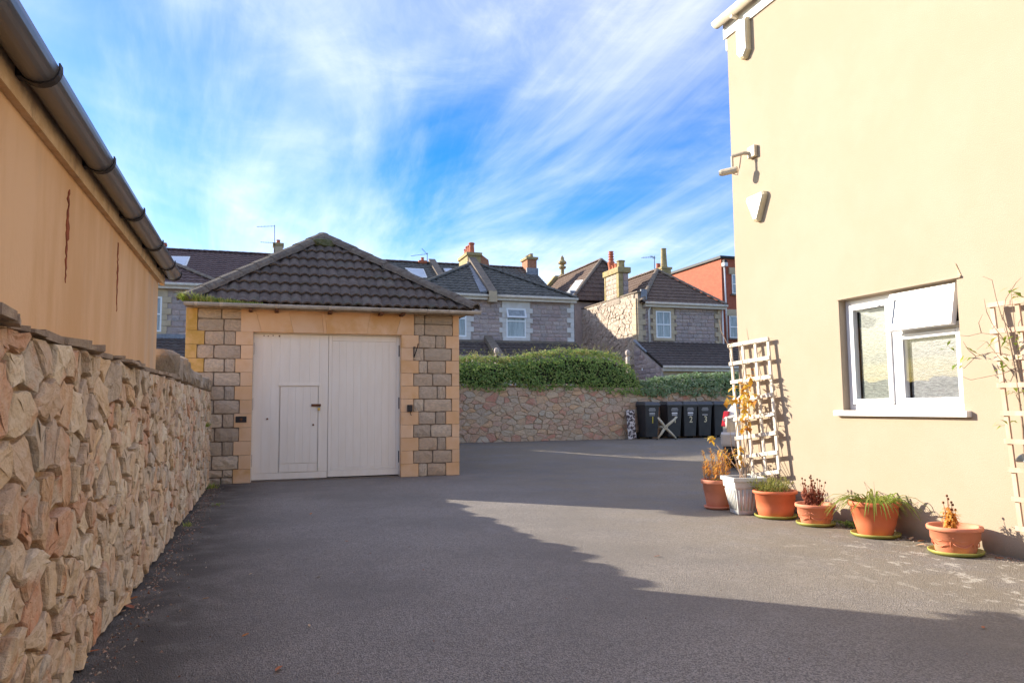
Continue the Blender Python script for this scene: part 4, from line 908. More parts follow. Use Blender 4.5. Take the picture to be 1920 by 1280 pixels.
# --- left house wing
LH=thing('stone_house','purple-grey stone house wing with plum tiled hip roof, glimpsed between outbuilding and garage','house',(-6.3,38,.25))
lx0,lx1=-10.9,-1.85
bx('wall',(lx0,HY,.2),(lx1,44.5,6.7),m_hmort,LH)
w1=HP(303,575); lw0,lw1=w1.x-1.1,w1.x+.02
coursed(LH,'stone',m_house,-6.0,lx1,4.4,6.55,HY-.01,.25,.3,.6,[(lw0-.36,lw1+.40,4.4,6.7)],seed=8,gap=.022)
surround(LH,lw0,lw1,4.62,6.18,HY,m_cquoin,n=6)
sash(LH,lw0,lw1,4.62,6.18,HY-.03,m_upvc,m_paneL,False,.5)
eaves(LH,lx0-.1,lx1+.15,35.72,6.74,m_wgutter); pitch_hip(LH,lx0-.15,lx1+.15,35.68,6.74,-6.35,39.4,9.1,46.5,m_roofp)
tiled(LH,'lean_to_roof',[(-10.5,33.2,2.95),(-1.7,33.2,2.95),(-1.7,HY-.05,4.35),(-10.5,HY-.05,4.35)],m_rooflean,tw=.3); bx('lead_flashing',(-10.5,HY-.15,4.33),(-1.7,HY-.05,4.52),m_lead,LH); bx('lean_to_wall',(-10.4,33.3,.2),(-1.8,HY-.01,2.9),m_hmort,LH)
# --- right house: front wing, sunlit gable wall with stack, tall rear roof
RH=thing('stone_house','stone house with sunlit side wall, big side chimney and brown hipped roofs','house',(21.8,40,.25))
a0,a1=19.25,24.45; ze=6.74
bx('wall',(a0+.05,HY,.2),(a1,46,ze-.05),m_gmort,RH)
sw=HP(1228,583); sw2=HP(1258,636); s0,s1,sz0,sz1=sw.x+.02,sw2.x,4.86,6.34
coursed(RH,'stone',m_house,a0+.35,a1,4.5,ze-.2,HY-.01,.2,.26,.55,[(s0-.30,s1+.30,sz0-.2,sz1+.3),(a1-.4,a1+1,0,9),(0,a0+.42,0,9)],seed=12,gap=.02)
surround(RH,s0,s1,sz0,sz1,HY,m_cquoin,lin=.28,jw=.2,n=7); sash(RH,s0,s1,sz0,sz1,HY-.03,m_upvc,m_paneL,True,.5)
quoins(RH,a1+.03,1,4.5,ze-.2,HY,m_cquoin,8); quoins(RH,a0-.02,-1,4.4,7.0,HY-.003,m_cquoin,9,.28,.2)
bx('side_parapet',(a0+.045,HY+.021,ze-.1),(a0+.2,46,7.32),m_gmort,RH); bx('coping',(a0-.05,HY-.08,7.321),(a0+.24,46,7.40),m_cem,RH); bx('lead_flashing',(a0+.2,HY-.1,6.85),(a0+.55,HY+.02,7.5),m_lead,RH)
gr_=random.Random(44)
for c_ in cells(rubble_pts(HY+.38,43.7,3.4,7.31,296,1.25,17),HY+.38,43.7,3.4,7.31,1.25): stone_from_cell(c_,.012,gr_.uniform(.02,.06),gr_,lambda u,v,d:(a0+.03-d,u,v),rough=.012).build('stone',m_gable,RH)
for k in range(9): bx('quoin',(a0-.095,HY+.022,4.4+k*.29+.003),(a0+.02,HY+(.3 if k%2 else .45),4.4+(k+1)*.29-.003),m_cquoin,RH,bevel=.008)
eaves(RH,a0+.3,a1+.3,35.72,ze,m_wgutter)
MB().tube([(a0+.75,35.78,ze-.1),(a0+.62,35.86,ze-.4),(a0+.62,35.86,4.4)],.05,8).build('downpipe',m_white,RH,smooth=True); MB().tube([(a1+.1,35.9,ze-.1),(a1+.1,35.9,3.2)],.05,8).build('downpipe',m_white,RH,smooth=True)
pitch_hip(RH,a0+.1,a1+.25,35.68,ze,21.92,38.45,9.08,43.5,m_roofb)
# side stack
sy0,sy1=38.05,39.85
CS=bx('chimney',(a0-.03,sy0,7.0),(a0+.55,sy1,8.75),m_gmort,RH)
coursed(CS,'stone',m_gable,sy0+.25,sy1-.15,7.35,8.75,a0-.035,.24,.28,.5,(),face='x',seed=15,depth=.1)
coursed(CS,'stone',m_house,a0+.22,a0+.55,7.35,8.75,sy0+.0,.36,.3,.4,(),seed=16,depth=.08)
for z0,z1 in ((7.36,7.9),(7.9,8.35),(8.35,8.75)):
    bx('quoin',(a0-.09,sy0-.05,z0+.003),(a0+.2,sy0+.24,z1-.003),m_yst,CS,bevel=.01); bx('quoin',(a0-.09,sy1-.14,z0+.003),(a0+.2,sy1+.02,z1-.003),m_yst,CS,bevel=.01)
bx('chimney_cap',(a0-.16,sy0-.14,8.76),(a0+.68,sy1+.12,9.10),m_yst,CS,bevel=.05)
MB().lathe([(.22,0),(.22,.36),(.26,.37),(.26,.43),(.17,.43),(.17,.35)],(a0+.27,sy0+.35,9.10),10).build('chimney_pot',m_yst,CS)
for dy,h in ((.8,.34),(1.15,.30)): MB().lathe([(.17,0),(.15,h*.8),(.19,h*.85),(.19,h),(.12,h)],(a0+.27,sy0+dy,9.10),12).build('chimney_pot',m_pot,CS)
q=onx(1141,512,a0+.42)
PRF=[(.2,0),(.24,.1),(.22,.3),(.30,.7),(.28,.8),(.18,.95),(.2,1.0),(.25,1.02),(.25,1.07),(.17,1.1),(.17,1.22),(.24,1.24),(.24,1.29),(.17,1.31),(.17,1.42),(.24,1.44),(.24,1.49),(.17,1.51),(.17,1.6),(.21,1.62),(.21,1.7),(.12,1.7)]
MB().lathe([(a*.72,b*.72) for a,b in PRF],(a0+.27,sy1-.22,9.10),14).build('tall_chimney_pot',m_pot,CS)
# rear tall roof with finial
bx('rear_wall',(18.75,43.4,.2),(24.2,52,7.8),m_hmort,RH)
apx_,apy_,apz_=21.25,44.6,10.85
rl=[(18.42,52.2,7.86),(18.42,43.0,7.86),(apx_,apy_,apz_),(apx_,52.2,apz_)]
tiled(RH,'rear_roof',rl,m_roofb); tiled(RH,'rear_roof',[(18.4,43.0,7.86),(24.4,43.0,7.86),(apx_,apy_,apz_)],m_roofb); tiled(RH,'rear_roof',[(24.4,43.0,7.86),(24.4,52.2,7.86),(apx_,52.2,apz_),(apx_,apy_,apz_)],m_roofb)
capline(RH,'ridge_tile',(18.4,43,7.93),(apx_,apy_,apz_+.05),.15,m_cem); capline(RH,'ridge_tile',(24.4,43,7.93),(apx_,apy_,apz_+.05),.15,m_cem); capline(RH,'ridge_tile',(apx_,apy_,apz_+.05),(apx_,52,apz_+.05),.14,m_roofb)
GP=MB().prism([(17.9,52.2,7.4),(24.6,52.2,7.4),(apx_+.25,52.2,apz_+.25),(apx_-.25,52.2,apz_+.25)],(0,.5,0)).build('coped_gable',m_yst,RH)
fc=HP(1055,513,52.4); MB().lathe([(.26,-.3),(.26,.15),(.14,.25),(.14,.6),(.28,.68),(.30,.8),(.16,.85),(.16,.95),(.34,1.05),(.30,1.2),(.16,1.3),(.14,1.5),(.04,1.65),(.0,1.7)],(fc.x,52.45,apz_+.2),10).build('finial',m_yst,GP)
un=V((-(apz_-7.86),0,apx_-18.4)).normalized()
def onleft(px,py):
    d=ray(px,py); P0=V((18.4,43,7.86)); t=((P0-CAM).dot(un))/d.dot(un); return CAM+d*t
skylight(RH,onleft(1064,554),onleft(1077,556),onleft(1096,528),onleft(1083,529),.16)
bx('dormer_cheek',(18.42,43.3,7.8),(18.8,44.0,8.5),m_lead,RH)
# lean-to at the front
tiled(RH,'lean_to_roof',[(19.0,33.0,3.12),(25.0,33.0,3.12),(25.0,HY-.05,4.62),(19.0,HY-.05,4.62)],m_rooflean,tw=.3)
eaves(RH,19.0,25.1,33.02,3.12,m_wgutter); bx('lean_to_wall',(19.12,33.3,.2),(24.9,HY-.01,2.9),m_cquoin,RH)
MB().prism([(19.1,33.15,.2),(19.1,HY-.02,.2),(19.1,HY-.02,4.5),(19.1,33.15,3.02)],(-.12,0,0)).build('lean_to_side',m_hmort,RH)
coursed(RH,'stone',m_house,33.2,HY-.1,1.4,4.4,18.95,.24,.3,.6,face='x',seed=19,top=lambda y:3.0+1.48*(y-33.15)/2.8)
MB().tube([HP(1204,690,32.9)+V((0,0,0)),HP(1204,694,32.9)],.03).build('gutter_stub',m_white,RH)
ld_=MB(); P=[(18.98,HY-.1,4.68),(18.98,35.2,4.28),(18.98,34.6,3.97)]; ld_.tube(P,[.09,.06,.05],6); ld_.build('lead_flashing',m_lead,RH)
# separate chimney behind with tall pot
q=HP(1243,505,41.3); CH=thing('chimney_stack','stone chimney stack with one tall tapering pot behind the right house roof','chimney',(q.x,41.3,6))
bx('stack',(q.x-.3,40.9,6),(q.x+.34,41.7,9.72),m_yst,CH); bx('cap',(q.x-.36,40.84,9.721),(q.x+.42,41.76,9.86),m_yst,CH,bevel=.03); MB().lathe([(.23,0),(.2,.2),(.16,1.15),(.18,1.17),(.18,1.22),(.12,1.22)],(q.x+.02,41.2,9.86),12).build('tall_chimney_pot',m_yst,CH); MB().lathe([(.14,0),(.13,.25),(.15,.3),(.1,.3)],(q.x-.22,41.5,9.86),10).build('chimney_pot',m_pot,CH)
aerial('thin television aerial beside the tall tapering chimney pot',(1227,505),(1227,480),(((1226,482),(1203,483)),((1220,480),(1228,485))),39.5)
# --- red brick building
def brickmat():
    m=bpy.data.materials.new('red_brickwork'); m.use_nodes=True; t=m.node_tree; n=t.nodes; l=t.links.new; b=n['Principled BSDF']; b.inputs['Roughness'].default_value=.9
    tcn=n.new('ShaderNodeTexCoord'); g_=n.new('ShaderNodeNewGeometry'); sp=n.new('ShaderNodeSeparateXYZ'); l(tcn.outputs['Object'],sp.inputs[0]); ad=n.new('ShaderNodeMath'); ad.operation='ADD'; l(sp.outputs[0],ad.inputs[0]); l(sp.outputs[1],ad.inputs[1]); cm=n.new('ShaderNodeCombineXYZ'); l(ad.outputs[0],cm.inputs[0]); l(sp.outputs[2],cm.inputs[1])
    br=n.new('ShaderNodeTexBrick'); br.inputs['Scale'].default_value=1; br.inputs['Brick Width'].default_value=.225; br.inputs['Row Height'].default_value=.075; br.inputs['Mortar Size'].default_value=.008; br.inputs['Color1'].default_value=(.34,.062,.028,1); br.inputs['Color2'].default_value=(.42,.095,.042,1); br.inputs['Mortar'].default_value=(.38,.19,.12,1); l(cm.outputs[0],br.inputs['Vector']); l(br.outputs['Color'],b.inputs['Base Color']); return m
m_red=brickmat()
RB=thing('brick_building','tall red brick building with flat roof at the far right behind the trellis','building',(31,44,.25))
bx('wall',(28,40.9,.2),(37,49,10.62),m_red,RB); bx('roof_edge',(27.85,40.75,10.621),(37.1,49.1,10.78),m_trim,RB)
for (pa,pb) in (((1371,514),(1392,552)),((1366,592),(1382,634))):
    A_=HP(*pa,40.9); B_=HP(*pb,40.9); sash(RB,A_.x,A_.x+1.0,B_.z,A_.z,40.86,m_upvc,m_paneL,False,.5); bx('lintel',(A_.x-.2,40.8,A_.z),(A_.x+1.2,40.92,A_.z+.42),m_cquoin,RB); bx('sill',(A_.x-.1,40.72,B_.z-.1),(A_.x+1.1,40.92,B_.z),m_cem,RB)
h0=HP(1358,498,40.8); h1=HP(1364,645,40.8); o=MB().tube([h0,h1],.055,8).build('downpipe',m_white,RB,smooth=True); bx('hopper',(h0.x-.14,40.6,h0.z-.05),(h0.x+.14,40.88,h0.z+.18),m_white,o); bx('pipe_outlet',(h0.x-.1,40.62,h0.z+.181),(h0.x+.1,40.88,h0.z+.36),m_trim,o)
# garden ground behind the retaining wall
tag(bx('garden_terrace',(1.6,RY+.38,.0),(40,33,1.45),m_soil),kind='structure')
# ---------------------------------------------------------------- right rendered building
BX=5.55; KB=BX/5.47; BE=7.70*KB; kz=lambda z: 1.2+(z-1.2)*KB
RBL=thing('cream_rendered_house','tall cream rendered house wall on the right with a white window','house',(9,1,0))
wy0,wy1,wz0,wz1=4.66*KB,6.01*KB,kz(1.135),kz(2.225)
Z1=5.98
RV=.12
for a,b in (((BX,-7,-.05),(BX+.3,wy0,Z1)),((BX,wy1,-.05),(BX+.3,BE,Z1)),((BX,wy0,-.05),(BX+.3,wy1,wz0)),((BX,wy0,wz1),(BX+.3,wy1,Z1)),((BX+.3,BE-.3,-.05),(14,BE,Z1)),((BX+.3,-7,-.05),(14,-6.7,Z1)),((13.7,-6.7,-.05),(14,BE-.3,Z1)),((BX+.3,-6.7,Z1-.1),(13.7,BE-.3,Z1))): bx('wall',a,b,m_render_r,RBL)
bx('fascia_board',(BX-.022,-7.1,5.86),(BX-.002,BE+.05,6.10),m_white,RBL); bx('fascia_board',(BX-.002,BE+.002,5.70),(14,BE+.03,6.10),m_white,RBL)
bx('soffit',(BX-.002,-7.1,5.99),(BX+.3,BE+.04,6.03),m_white,RBL)
g=MB(); n_=12; gc=V((BX-.10,0,6.08))
for yy in (-7.1,BE+.09):
    for ri in (.07,.063):
        for k in range(n_): q=math.pi+math.pi*k/(n_-1); g.v.append((gc.x+math.cos(q)*ri,yy,gc.z+math.sin(q)*ri))
for k in range(n_-1): g.f+=[(k,k+1,2*n_+k+1,2*n_+k),(n_+k+1,n_+k,3*n_+k,3*n_+k+1)]
g.f+=[(0,2*n_,3*n_,n_),(n_-1,2*n_-1,4*n_-1,3*n_-1),tuple(range(2*n_,3*n_))]
gut=g.build('gutter',m_wgutter,RBL,smooth=True)
for yy in (7.55,6.85,6.1): bx('gutter_bracket',(BX-.12,yy-.02,5.98),(BX-.023,yy+.02,6.015),m_wgutter,gut)
tiled(RBL,'roof',[(BX-.02,BE+.02,6.06),(BX-.02,-7.1,6.06),(BX+4,-7.1,7.6),(BX+4,BE+.02,7.6)],m_roofg,tw=.6,rh=.6)
# window
WN=bx('window',(BX+.19,wy0+.002,wz0+.002),(BX+.21,wy1-.002,wz1-.002),m_trim,RBL)
FX0,FX1=BX+RV-.035,BX+RV+.035; ym=5.41*KB; f=.052
def wf(a0,a1,b0,b1,x0=FX0,x1=FX1,name='frame'): return bx(name,(x0,a0,b0),(x1,a1,b1),m_upvc,WN,bevel=.006)
wf(wy1-f,wy1-.001,wz0,wz1-.001); wf(wy0+.001,wy0+f,wz0,wz1-.001); wf(wy0+f,wy1-f,wz1-f,wz1-.001,FX0+.001); wf(wy0+f,wy1-f,wz0,wz0+f,FX0+.001); wf(ym-.03,ym+.03,wz0+f,wz1-f,FX0-.001)
zt_=kz(1.86); wf(wy0+f,ym-.03,zt_-.028,zt_+.028,FX0+.002)
def casement(y0,y1,z0,z1,x0,m_back,cw=.055):
    for a in ((y0,y0+cw,z0,z1),(y1-cw,y1,z0,z1),(y0+cw,y1-cw,z0,z0+cw),(y0+cw,y1-cw,z1-cw,z1)): wf(*a,x0,x0+.06,'casement_frame')
    bx('gasket',(x0+.014,y0+cw-.004,z0+cw-.004),(x0+.02,y0+cw,z1-cw+.004),m_trim,WN)
    bx('pane',(x0+.012,y0+cw,z0+cw),(x0+.018,y1-cw,z1-cw),m_clear,WN)
    bx('bubble_sheet',(x0+.055,y0+cw+.002,z0+cw+.002),(x0+.06,y1-cw-.03,z1-cw-.002),m_back,WN)
casement(ym+.035,wy1-f-.004,wz0+f+.004,wz1-f-.004,FX0-.016,m_bub); casement(wy0+f+.004,ym-.035,wz0+f+.004,zt_-.03,FX0-.006,m_bub2)
bx('handle',(FX0-.035,5.64,wz1-.115),(FX0-.017,5.89,wz1-.095),m_upvc,WN,bevel=.004)
# open top-hung vent
vy0,vy1,vz0,vz1=wy0+f-.01,ym-.02,zt_-.02,wz1-f+.012
rt=Matrix.Rotation(rad(12),3,'Y'); pv=(FX0,vy0,vz1); cw=.058
vent=MB()
for a in ((vy0,vy0+cw,vz0,vz1),(vy1-cw,vy1,vz0,vz1),(vy0+cw,vy1-cw,vz0,vz0+cw),(vy0+cw,vy1-cw,vz1-cw,vz1)): vent.box((FX0-.06,a[0],a[2]),(FX0-.002,a[1],a[3]),rt,pv)
VT=vent.build('open_vent',m_upvc,WN); MB().box((FX0-.045,vy0+cw,vz0+cw),(FX0-.038,vy1-cw,vz1-cw),rt,pv).build('pane',m_frost,WN)
bx('window_sill',(BX-.055,wy0-.065,wz0-.055),(BX+.10,wy1+.085,wz0-.002),m_white,RBL,bevel=.006)
bx('drip_bead',(BX-.018,wy0-.05,wz1+.004),(BX-.001,wy1+.01,wz1+.022),m_render_r,RBL,bevel=.004); MB().prism([(BX-.006,wy0-.05,wz1+.02),(BX-.006,wy0-.02,wz1+.02),(BX-.006,wy0-.005,wz1+.13)],(.005,0,0)).build('render_chip',m_fasc,RBL)
# alarm boxes and camera on the wall
def wp(px,py,x=BX): return onx(px,py,x)
def shell(name,label,cat,poly,d,inset,mt):
    c=sum((V(p) for p in poly),V((0,0,0)))/len(poly); T=thing(name,label,cat,c,group=None)
    n=len(poly); b=[V(p) for p in poly]; f_=[c+(p-c)*inset+V((-d,0,0)) for p in b]; mid=[c+(p-c)*1.0+V((-d*.72,0,0)) for p in b]
    mb=MB().add(b+mid+f_,[(i,(i+1)%n,n+(i+1)%n,n+i) for i in range(n)]+[(n+i,n+(i+1)%n,2*n+(i+1)%n,2*n+i) for i in range(n)]); mb.build('casing',mt,T)
    MB().add(f_,[tuple(range(n))]).build('front_cover',m_plasw,T); return T,c
a1_=onx(1392,72,BX-.05); ay,az=a1_.y,a1_.z-.015
T,c=shell('alarm_box','tall cream alarm box under the roof edge at the corner of the rendered house','alarm box',[(BX-.002,ay+.10,az+.24),(BX-.002,ay-.10,az+.24),(BX-.002,ay-.10,az-.17),(BX-.002,ay-.03,az-.245),(BX-.002,ay+.03,az-.245),(BX-.002,ay+.10,az-.17)],.075,.86,m_plas)
text('printed_logo','NSI',.075,frame_mtx(V((-.0765,.0,.09)),(0,-1,0),(0,0,1)),m_inkf,T,.0006); 
sk=MB()
for k in range(4): sk.box((-.0775,-.05,.02-k*.035),(-.0745,.05,.03-k*.035))
sk.build('printed_line',m_inkf,T,local=True)
a2_=onx(1417,389,BX-.05); ay,az=a2_.y,a2_.z
pts_=[]
for (yy,zz_) in ((.17,.12),(.15,.16),(-.15,.16),(-.17,.12),(-.03,-.165),(.03,-.165)): pts_.append((BX-.002,ay+yy,az+zz_))
T2,c2=shell('alarm_box','triangular cream alarm box with grey lettering on the rendered house','alarm box',pts_,.07,.88,m_plas)
for k,(s,dy,dz) in enumerate((('N7',.035,.085),('E3',.02,.015),('57',.0,-.055))):
    text('printed_letters',s,.075,frame_mtx(V((-.0715,dy+.03,dz-.02)),(0,-1,-.18),(0,.18*-1,1)),m_ink,T2,.0006)
sk=MB().box((-.0725,-.10,.085),(-.0695,-.01,.095)).box((-.0725,-.09,.07),(-.0695,-.02,.078)); sk.build('printed_line',m_inkf,T2,local=True)
q=onx(1415,285,BX); CC=thing('security_camera','cream security camera on a bracket arm at the corner of the rendered house','camera',q)
bpt=V((BX-.002,q.y+.02,q.z-.01)); arm=V((BX-.20,q.y+.17,q.z-.02)); 
MB().box((BX-.05,q.y-.06,q.z-.07),(BX-.002,q.y+.08,q.z+.07)).build('junction_box',m_cam,CC,bevel=.01)
MB().tube([bpt,bpt+V((-.10,.06,.01)),arm],.022,8).build('bracket_arm',m_cam,CC); MB().tube([arm,arm+V((0,0,-.15))],.016,8).build('drop_arm',m_cam,CC)
e=arm+V((0,0,-.17)); MB().tube([e+V((.04,-.04,0)),e+V((-.08,.10,-.01)),e+V((-.095,.115,-.01))],[.042,.042,.036],12).build('camera_body',m_cam,CC,smooth=False); MB().tube([e+V((-.095,.115,-.01)),e+V((-.105,.125,-.01))],.032,12).build('lens',m_plasw,CC)
MB().tube([arm+V((.08,-.07,0)),arm+V((.06,-.06,-.14)),arm+V((.04,-.04,-.24)),arm+V((.01,-.01,-.22)),e],.007,5).build('cable',m_wood2,CC)
# ---------------------------------------------------------------- trellises
def trellis(name,label,TL,TR,BL,BR,nv,nr,m,w_=.034,d_=.018):
    TL,TR,BL,BR=[V(q) for q in (TL,TR,BL,BR)]; T=thing(name,label,'trellis',BL); r=random.Random(len(label))
    def bar(nm,a,b,off,ww):
        ax=(b-a).normalized(); nn=V((-1,0,0)); sd=ax.cross(nn).normalized(); nn=sd.cross(ax).normalized()
        if nn.x>0: nn=-nn
        a=a+nn*off; b=b+nn*off; lo_=[a-sd*ww/2,a+sd*ww/2,a+sd*ww/2+nn*d_,a-sd*ww/2+nn*d_]
        MB().hexa(lo_,[q+(b-a) for q in lo_]).build(nm,m,T,bevel=.002)
    for i in range(nv):
        t=i/(nv-1); a=BL.lerp(BR,t); b=TL.lerp(TR,t); bar('upright',a,b+(b-a).normalized()*.015,0,w_)
    for j in range(nr):
        t=j/(nr-1); a=BL.lerp(TL,t); b=BR.lerp(TR,t); e=(b-a).normalized()*.03; bar('rail',a-e,b+e+V((0,0,r.uniform(-.006,.006))),.0185,w_*1.05)
    return T
t1=[onx(1371,648,BX-.05),onx(1441,636,BX-.05),onx(1391,893,BX-.09),onx(1462,884,BX-.09)]
TR1=trellis('trellis','bleached white wooden trellis leaning on the house corner above the white planter',*t1,4,8,m_wood,.042)
a=onx(1862,572,BX-.06); b=onx(1917,990,BX-.16)
TR2=trellis('trellis','pinkish wooden trellis cut off by the right edge of the picture',a,a+V((0,-.62,0)),b,b+V((0,-.55,0)),4,9,m_wood2,.036)
# ---------------------------------------------------------------- pots
def ground_at(px,py,z=0): return onz(px,py,z)
def pot_at(cx,by,rimw,rimy,bw=None):
    P=ground_at(cx,by); v=V((P.x,P.y,0)).normalized(); dep=(P-CAM).dot(AF); rr_=rimw/2*dep/F*1.0
    C=P+v*rr_*.8; dep=(C-CAM).dot(AF); rr_=rimw/2*dep/F
    if C.x+rr_>BX-.012: C.x=BX-.012-rr_
    d=ray(cx,rimy); h=CAM.z+d.z*(V((C.x,C.y)).length/V((d.x,d.y)).length)
    return C,rr_,h
def saucer(C,r_,label,m=m_sauc,grp='olive plant saucers under the pots'):
    S=MB().lathe([(r_*.85,.0),(r_*.98,.018),(r_,.034),(r_*.96,.036),(r_*.88,.016),(r_*.3,.012)],(0,0,0),30).mesh('plant_saucer',m,True)
    o=link('plant_saucer',S,None,C); return tag(o,label,'saucer',grp)
def round_pot(C,R,H,base,m,lip=.045,label='',z0=.014,prof=None,soil=.05,bulge=0):
    P=thing('potted_plant',label,'plant pot',(C.x,C.y,z0)); n=36; rb=R*base
    if prof is None:
        k=R-.02
        prof=[(rb*.96,0),(rb,.008),(rb+(k-rb)*(.35+bulge),H*.35),(k*.955,H-lip-.07),(k*.975,H-lip-.068),(k*.985,H-lip-.004),(R*.985,H-lip),(R,H-lip+.01),(R,H-.008),(R*.985,H),(R-.022,H),(R-.03,H-.02),(R-.04,H-soil)]
    MB().lathe(prof,(0,0,0),n).build('pot',m,P,local=True,smooth=True)
    MB().lathe([(R-.041,H-soil-.01),(R-.039,H-soil),(R*.4,H-soil+.012)],(0,0,0),18).build('soil',m_soil,P,local=True)
    return P
def swags(P,R,rb,H,m,n=6):
    for k in range(n):
        a0=2*math.pi*k/n; 
        for dz in (0,.045):
            pth=[]
            for i in range(7):
                t=i/6; a=a0+(t-.5)*2*math.pi/n*.8; z=H*.66-dz-math.sin(math.pi*t)*H*.16; rr_=rb+(R*.9-rb)*(z/H)+.007; pth.append((math.cos(a)*rr_,math.sin(a)*rr_,z))
            MB().tube(pth,[.002,.0035,.0045,.005,.0045,.0035,.002],6).build('swag',m,P,local=True,smooth=True)
        a=a0+math.pi/n; MB().tube([(math.cos(a)*(rb+(R*.88-rb)*.7+.006),math.sin(a)*(rb+(R*.88-rb)*.7+.006),H*.68),(math.cos(a)*(rb+(R*.88-rb)*.28+.006),math.sin(a)*(rb+(R*.88-rb)*.28+.006),H*.28)],.005,6).build('tassel',m,P,local=True,smooth=True)
r=random.Random(77)
# 1 terracotta pot with amber plant
C,R,H=pot_at(1346,956,59,898); C1=C
P1=round_pot(C,R,H-.02,.68,m_terr2,label='faded terracotta pot with feathery amber foliage at the far end of the row',z0=.02)
saucer(V((C.x,C.y,0)),R*.86,'terracotta saucer under the pot of amber foliage',m_terr2,None)
st=MB(); lf=MB(); hgt=H-.06
for i in range(22):
    a=r.uniform(0,6.28); q=R*.75*math.sqrt(r.random()); p=V((math.cos(a)*q,math.sin(a)*q,hgt)); d=V((r.uniform(-.25,.25),r.uniform(-.25,.25),1)).normalized(); L_=r.uniform(.16,.38); st.tube([p,p+d*L_],.0035,4)
    for k in range(30):
        t=.2+.8*k/29; b=r.uniform(0,6.28); lf.leaf(p+d*L_*t,V((math.cos(b),math.sin(b),.9)),(0,0,1),r.uniform(.045,.085),.011)
st.build('stems',m_tw,P1,local=True); tag(lf.build('amber_foliage',m_goldi,P1,local=True),kind='stuff')
lg=MB()
for i in range(110):
    a=r.uniform(0,6.28); q=R*.9*math.sqrt(r.random()); lg.leaf((math.cos(a)*q,math.sin(a)*q,hgt+r.uniform(0,.05)),(math.cos(a),math.sin(a),r.uniform(.1,.8)),(0,0,1),.04,.02)
tag(lg.build('low_foliage',m_greeni,P1,local=True),kind='stuff')
# 2 square white planter with golden climber
C,R,H=pot_at(1396,966,76,893)
W2=R*.78; P2=thing('potted_plant','square white ribbed planter holding the golden-leaved climber on the trellis','plant pot',(C.x,C.y,0))
b=W2*.66; rzz=rad(10)
def sq(w_,z): return [(-w_,-w_,z),(w_,-w_,z),(w_,w_,z),(-w_,w_,z)]
MB().hexa(sq(b,0),sq(W2*.93,H-.06)).build('pot',m_wpot,P2,local=True,bevel=.012); MB().hexa(sq(W2*.95,H-.115),sq(W2*.985,H-.04)).build('band',m_wpot,P2,local=True,bevel=.008); 
rimb=MB()
for a_,b_ in (((-W2*1.08,-W2*1.08,H-.04),(W2*1.08,-W2*.86,H)),((-W2*1.08,W2*.86,H-.04),(W2*1.08,W2*1.08,H)),((-W2*1.08,-W2*.859,H-.04),(-W2*.86,W2*.859,H)),((W2*.86,-W2*.859,H-.04),(W2*1.08,W2*.859,H))): rimb.box(a_,b_)
rimb.build('rim',m_wpot,P2,local=True); MB().box((-W2*.859,-W2*.859,H-.055),(W2*.859,W2*.859,H-.03)).build('soil',m_soil,P2,local=True)
for s in range(2):
    for k in range(6):
        t=(k-2.5)/3.2; lo_=V((t*b,-b-.004,.05)); hi_=V((t*W2*.88,-W2*.88-.004,H-.13))
        if s: lo_=V((-b-.004,t*b,.05)); hi_=V((-W2*.88-.004,t*W2*.88,H-.13))
        MB().tube([lo_,hi_],.011,6).build('rib',m_wpot,P2,local=True,smooth=True)
P2.rotation_euler=(0,0,rad(-12))
LEAF=[]
for k in range(5):
    LEAF.append(MB().leaf((0,0,0),(1,0,0),(0,0,1),1,.62,.1+.08*k).mesh('leaf',m_goldleaf))
LEAFG=[MB().leaf((0,0,0),(1,0,0),(0,0,1),1,.34,.1+.1*k).mesh('leaf',m_green) for k in range(3)]
def put_leaf(par,p,d,L_,pool,local=True,nm='leaf'):
    d=V(d).normalized(); rq=d.to_track_quat('X','Z'); o=link(nm,r.choice(pool),par); o.location=V(p)-(V((0,0,0)) if local else wl(par)); o.rotation_mode='QUATERNION'; o.rotation_quaternion=rq; o.scale=(L_,L_,L_); return o
# the climber itself is one plant: stems along the trellis and single leaves
CLB=thing('climbing_plant','bare-stemmed climber with golden leaves winding up the bleached trellis','climber',(C.x,C.y,H-.03))
tw_=MB()
stems=[[(1383,893),(1378,850),(1381,800),(1390,740),(1395,690),(1385,650)],[(1388,893),(1396,840),(1391,790),(1404,740),(1400,715)],[(1395,893),(1400,830),(1404,770),(1398,720)],[(1380,890),(1368,860),(1350,842),(1334,822)],[(1392,893),(1412,840),(1404,790)],[(1386,893),(1372,840),(1368,800)],[(1377,700),(1371,672),(1366,648),(1352,620),(1349,600)],[(1365,650),(1374,640),(1368,660)]]
for S in stems:
    pth=[onx(x,y,BX-.23+.0*(893-y)) for x,y in S]; pth[0]=pth[0] if S[0][1]<800 else V((C.x+r.uniform(-.06,.08),C.y+r.uniform(-.05,.05),H-.03))
    tw_.tube(pth,[.007]+[.005]*(len(pth)-2)+[.0025],5)
tw_.build('stems',m_tw,CLB)
for (cx,cy,sx,sy,n_) in ((1400,745,15,26,34),(1395,785,10,10,10),(1388,725,12,10,10),(1375,748,9,5,8),(1408,708,6,7,6),(1332,820,7,5,7),(1386,842,8,9,7),(1352,846,4,4,3),(1398,800,12,8,6),(1388,870,7,7,4)):
    for i in range(int(n_*1.7)):
        p=onx(cx+r.gauss(0,.55)*sx,cy+r.gauss(0,.55)*sy,BX-.24+r.uniform(-.05,.06)); put_leaf(CLB,p,(r.uniform(-1,.4),r.uniform(-1,1),r.uniform(-.9,.5)),r.uniform(.06,.105),LEAF,False)
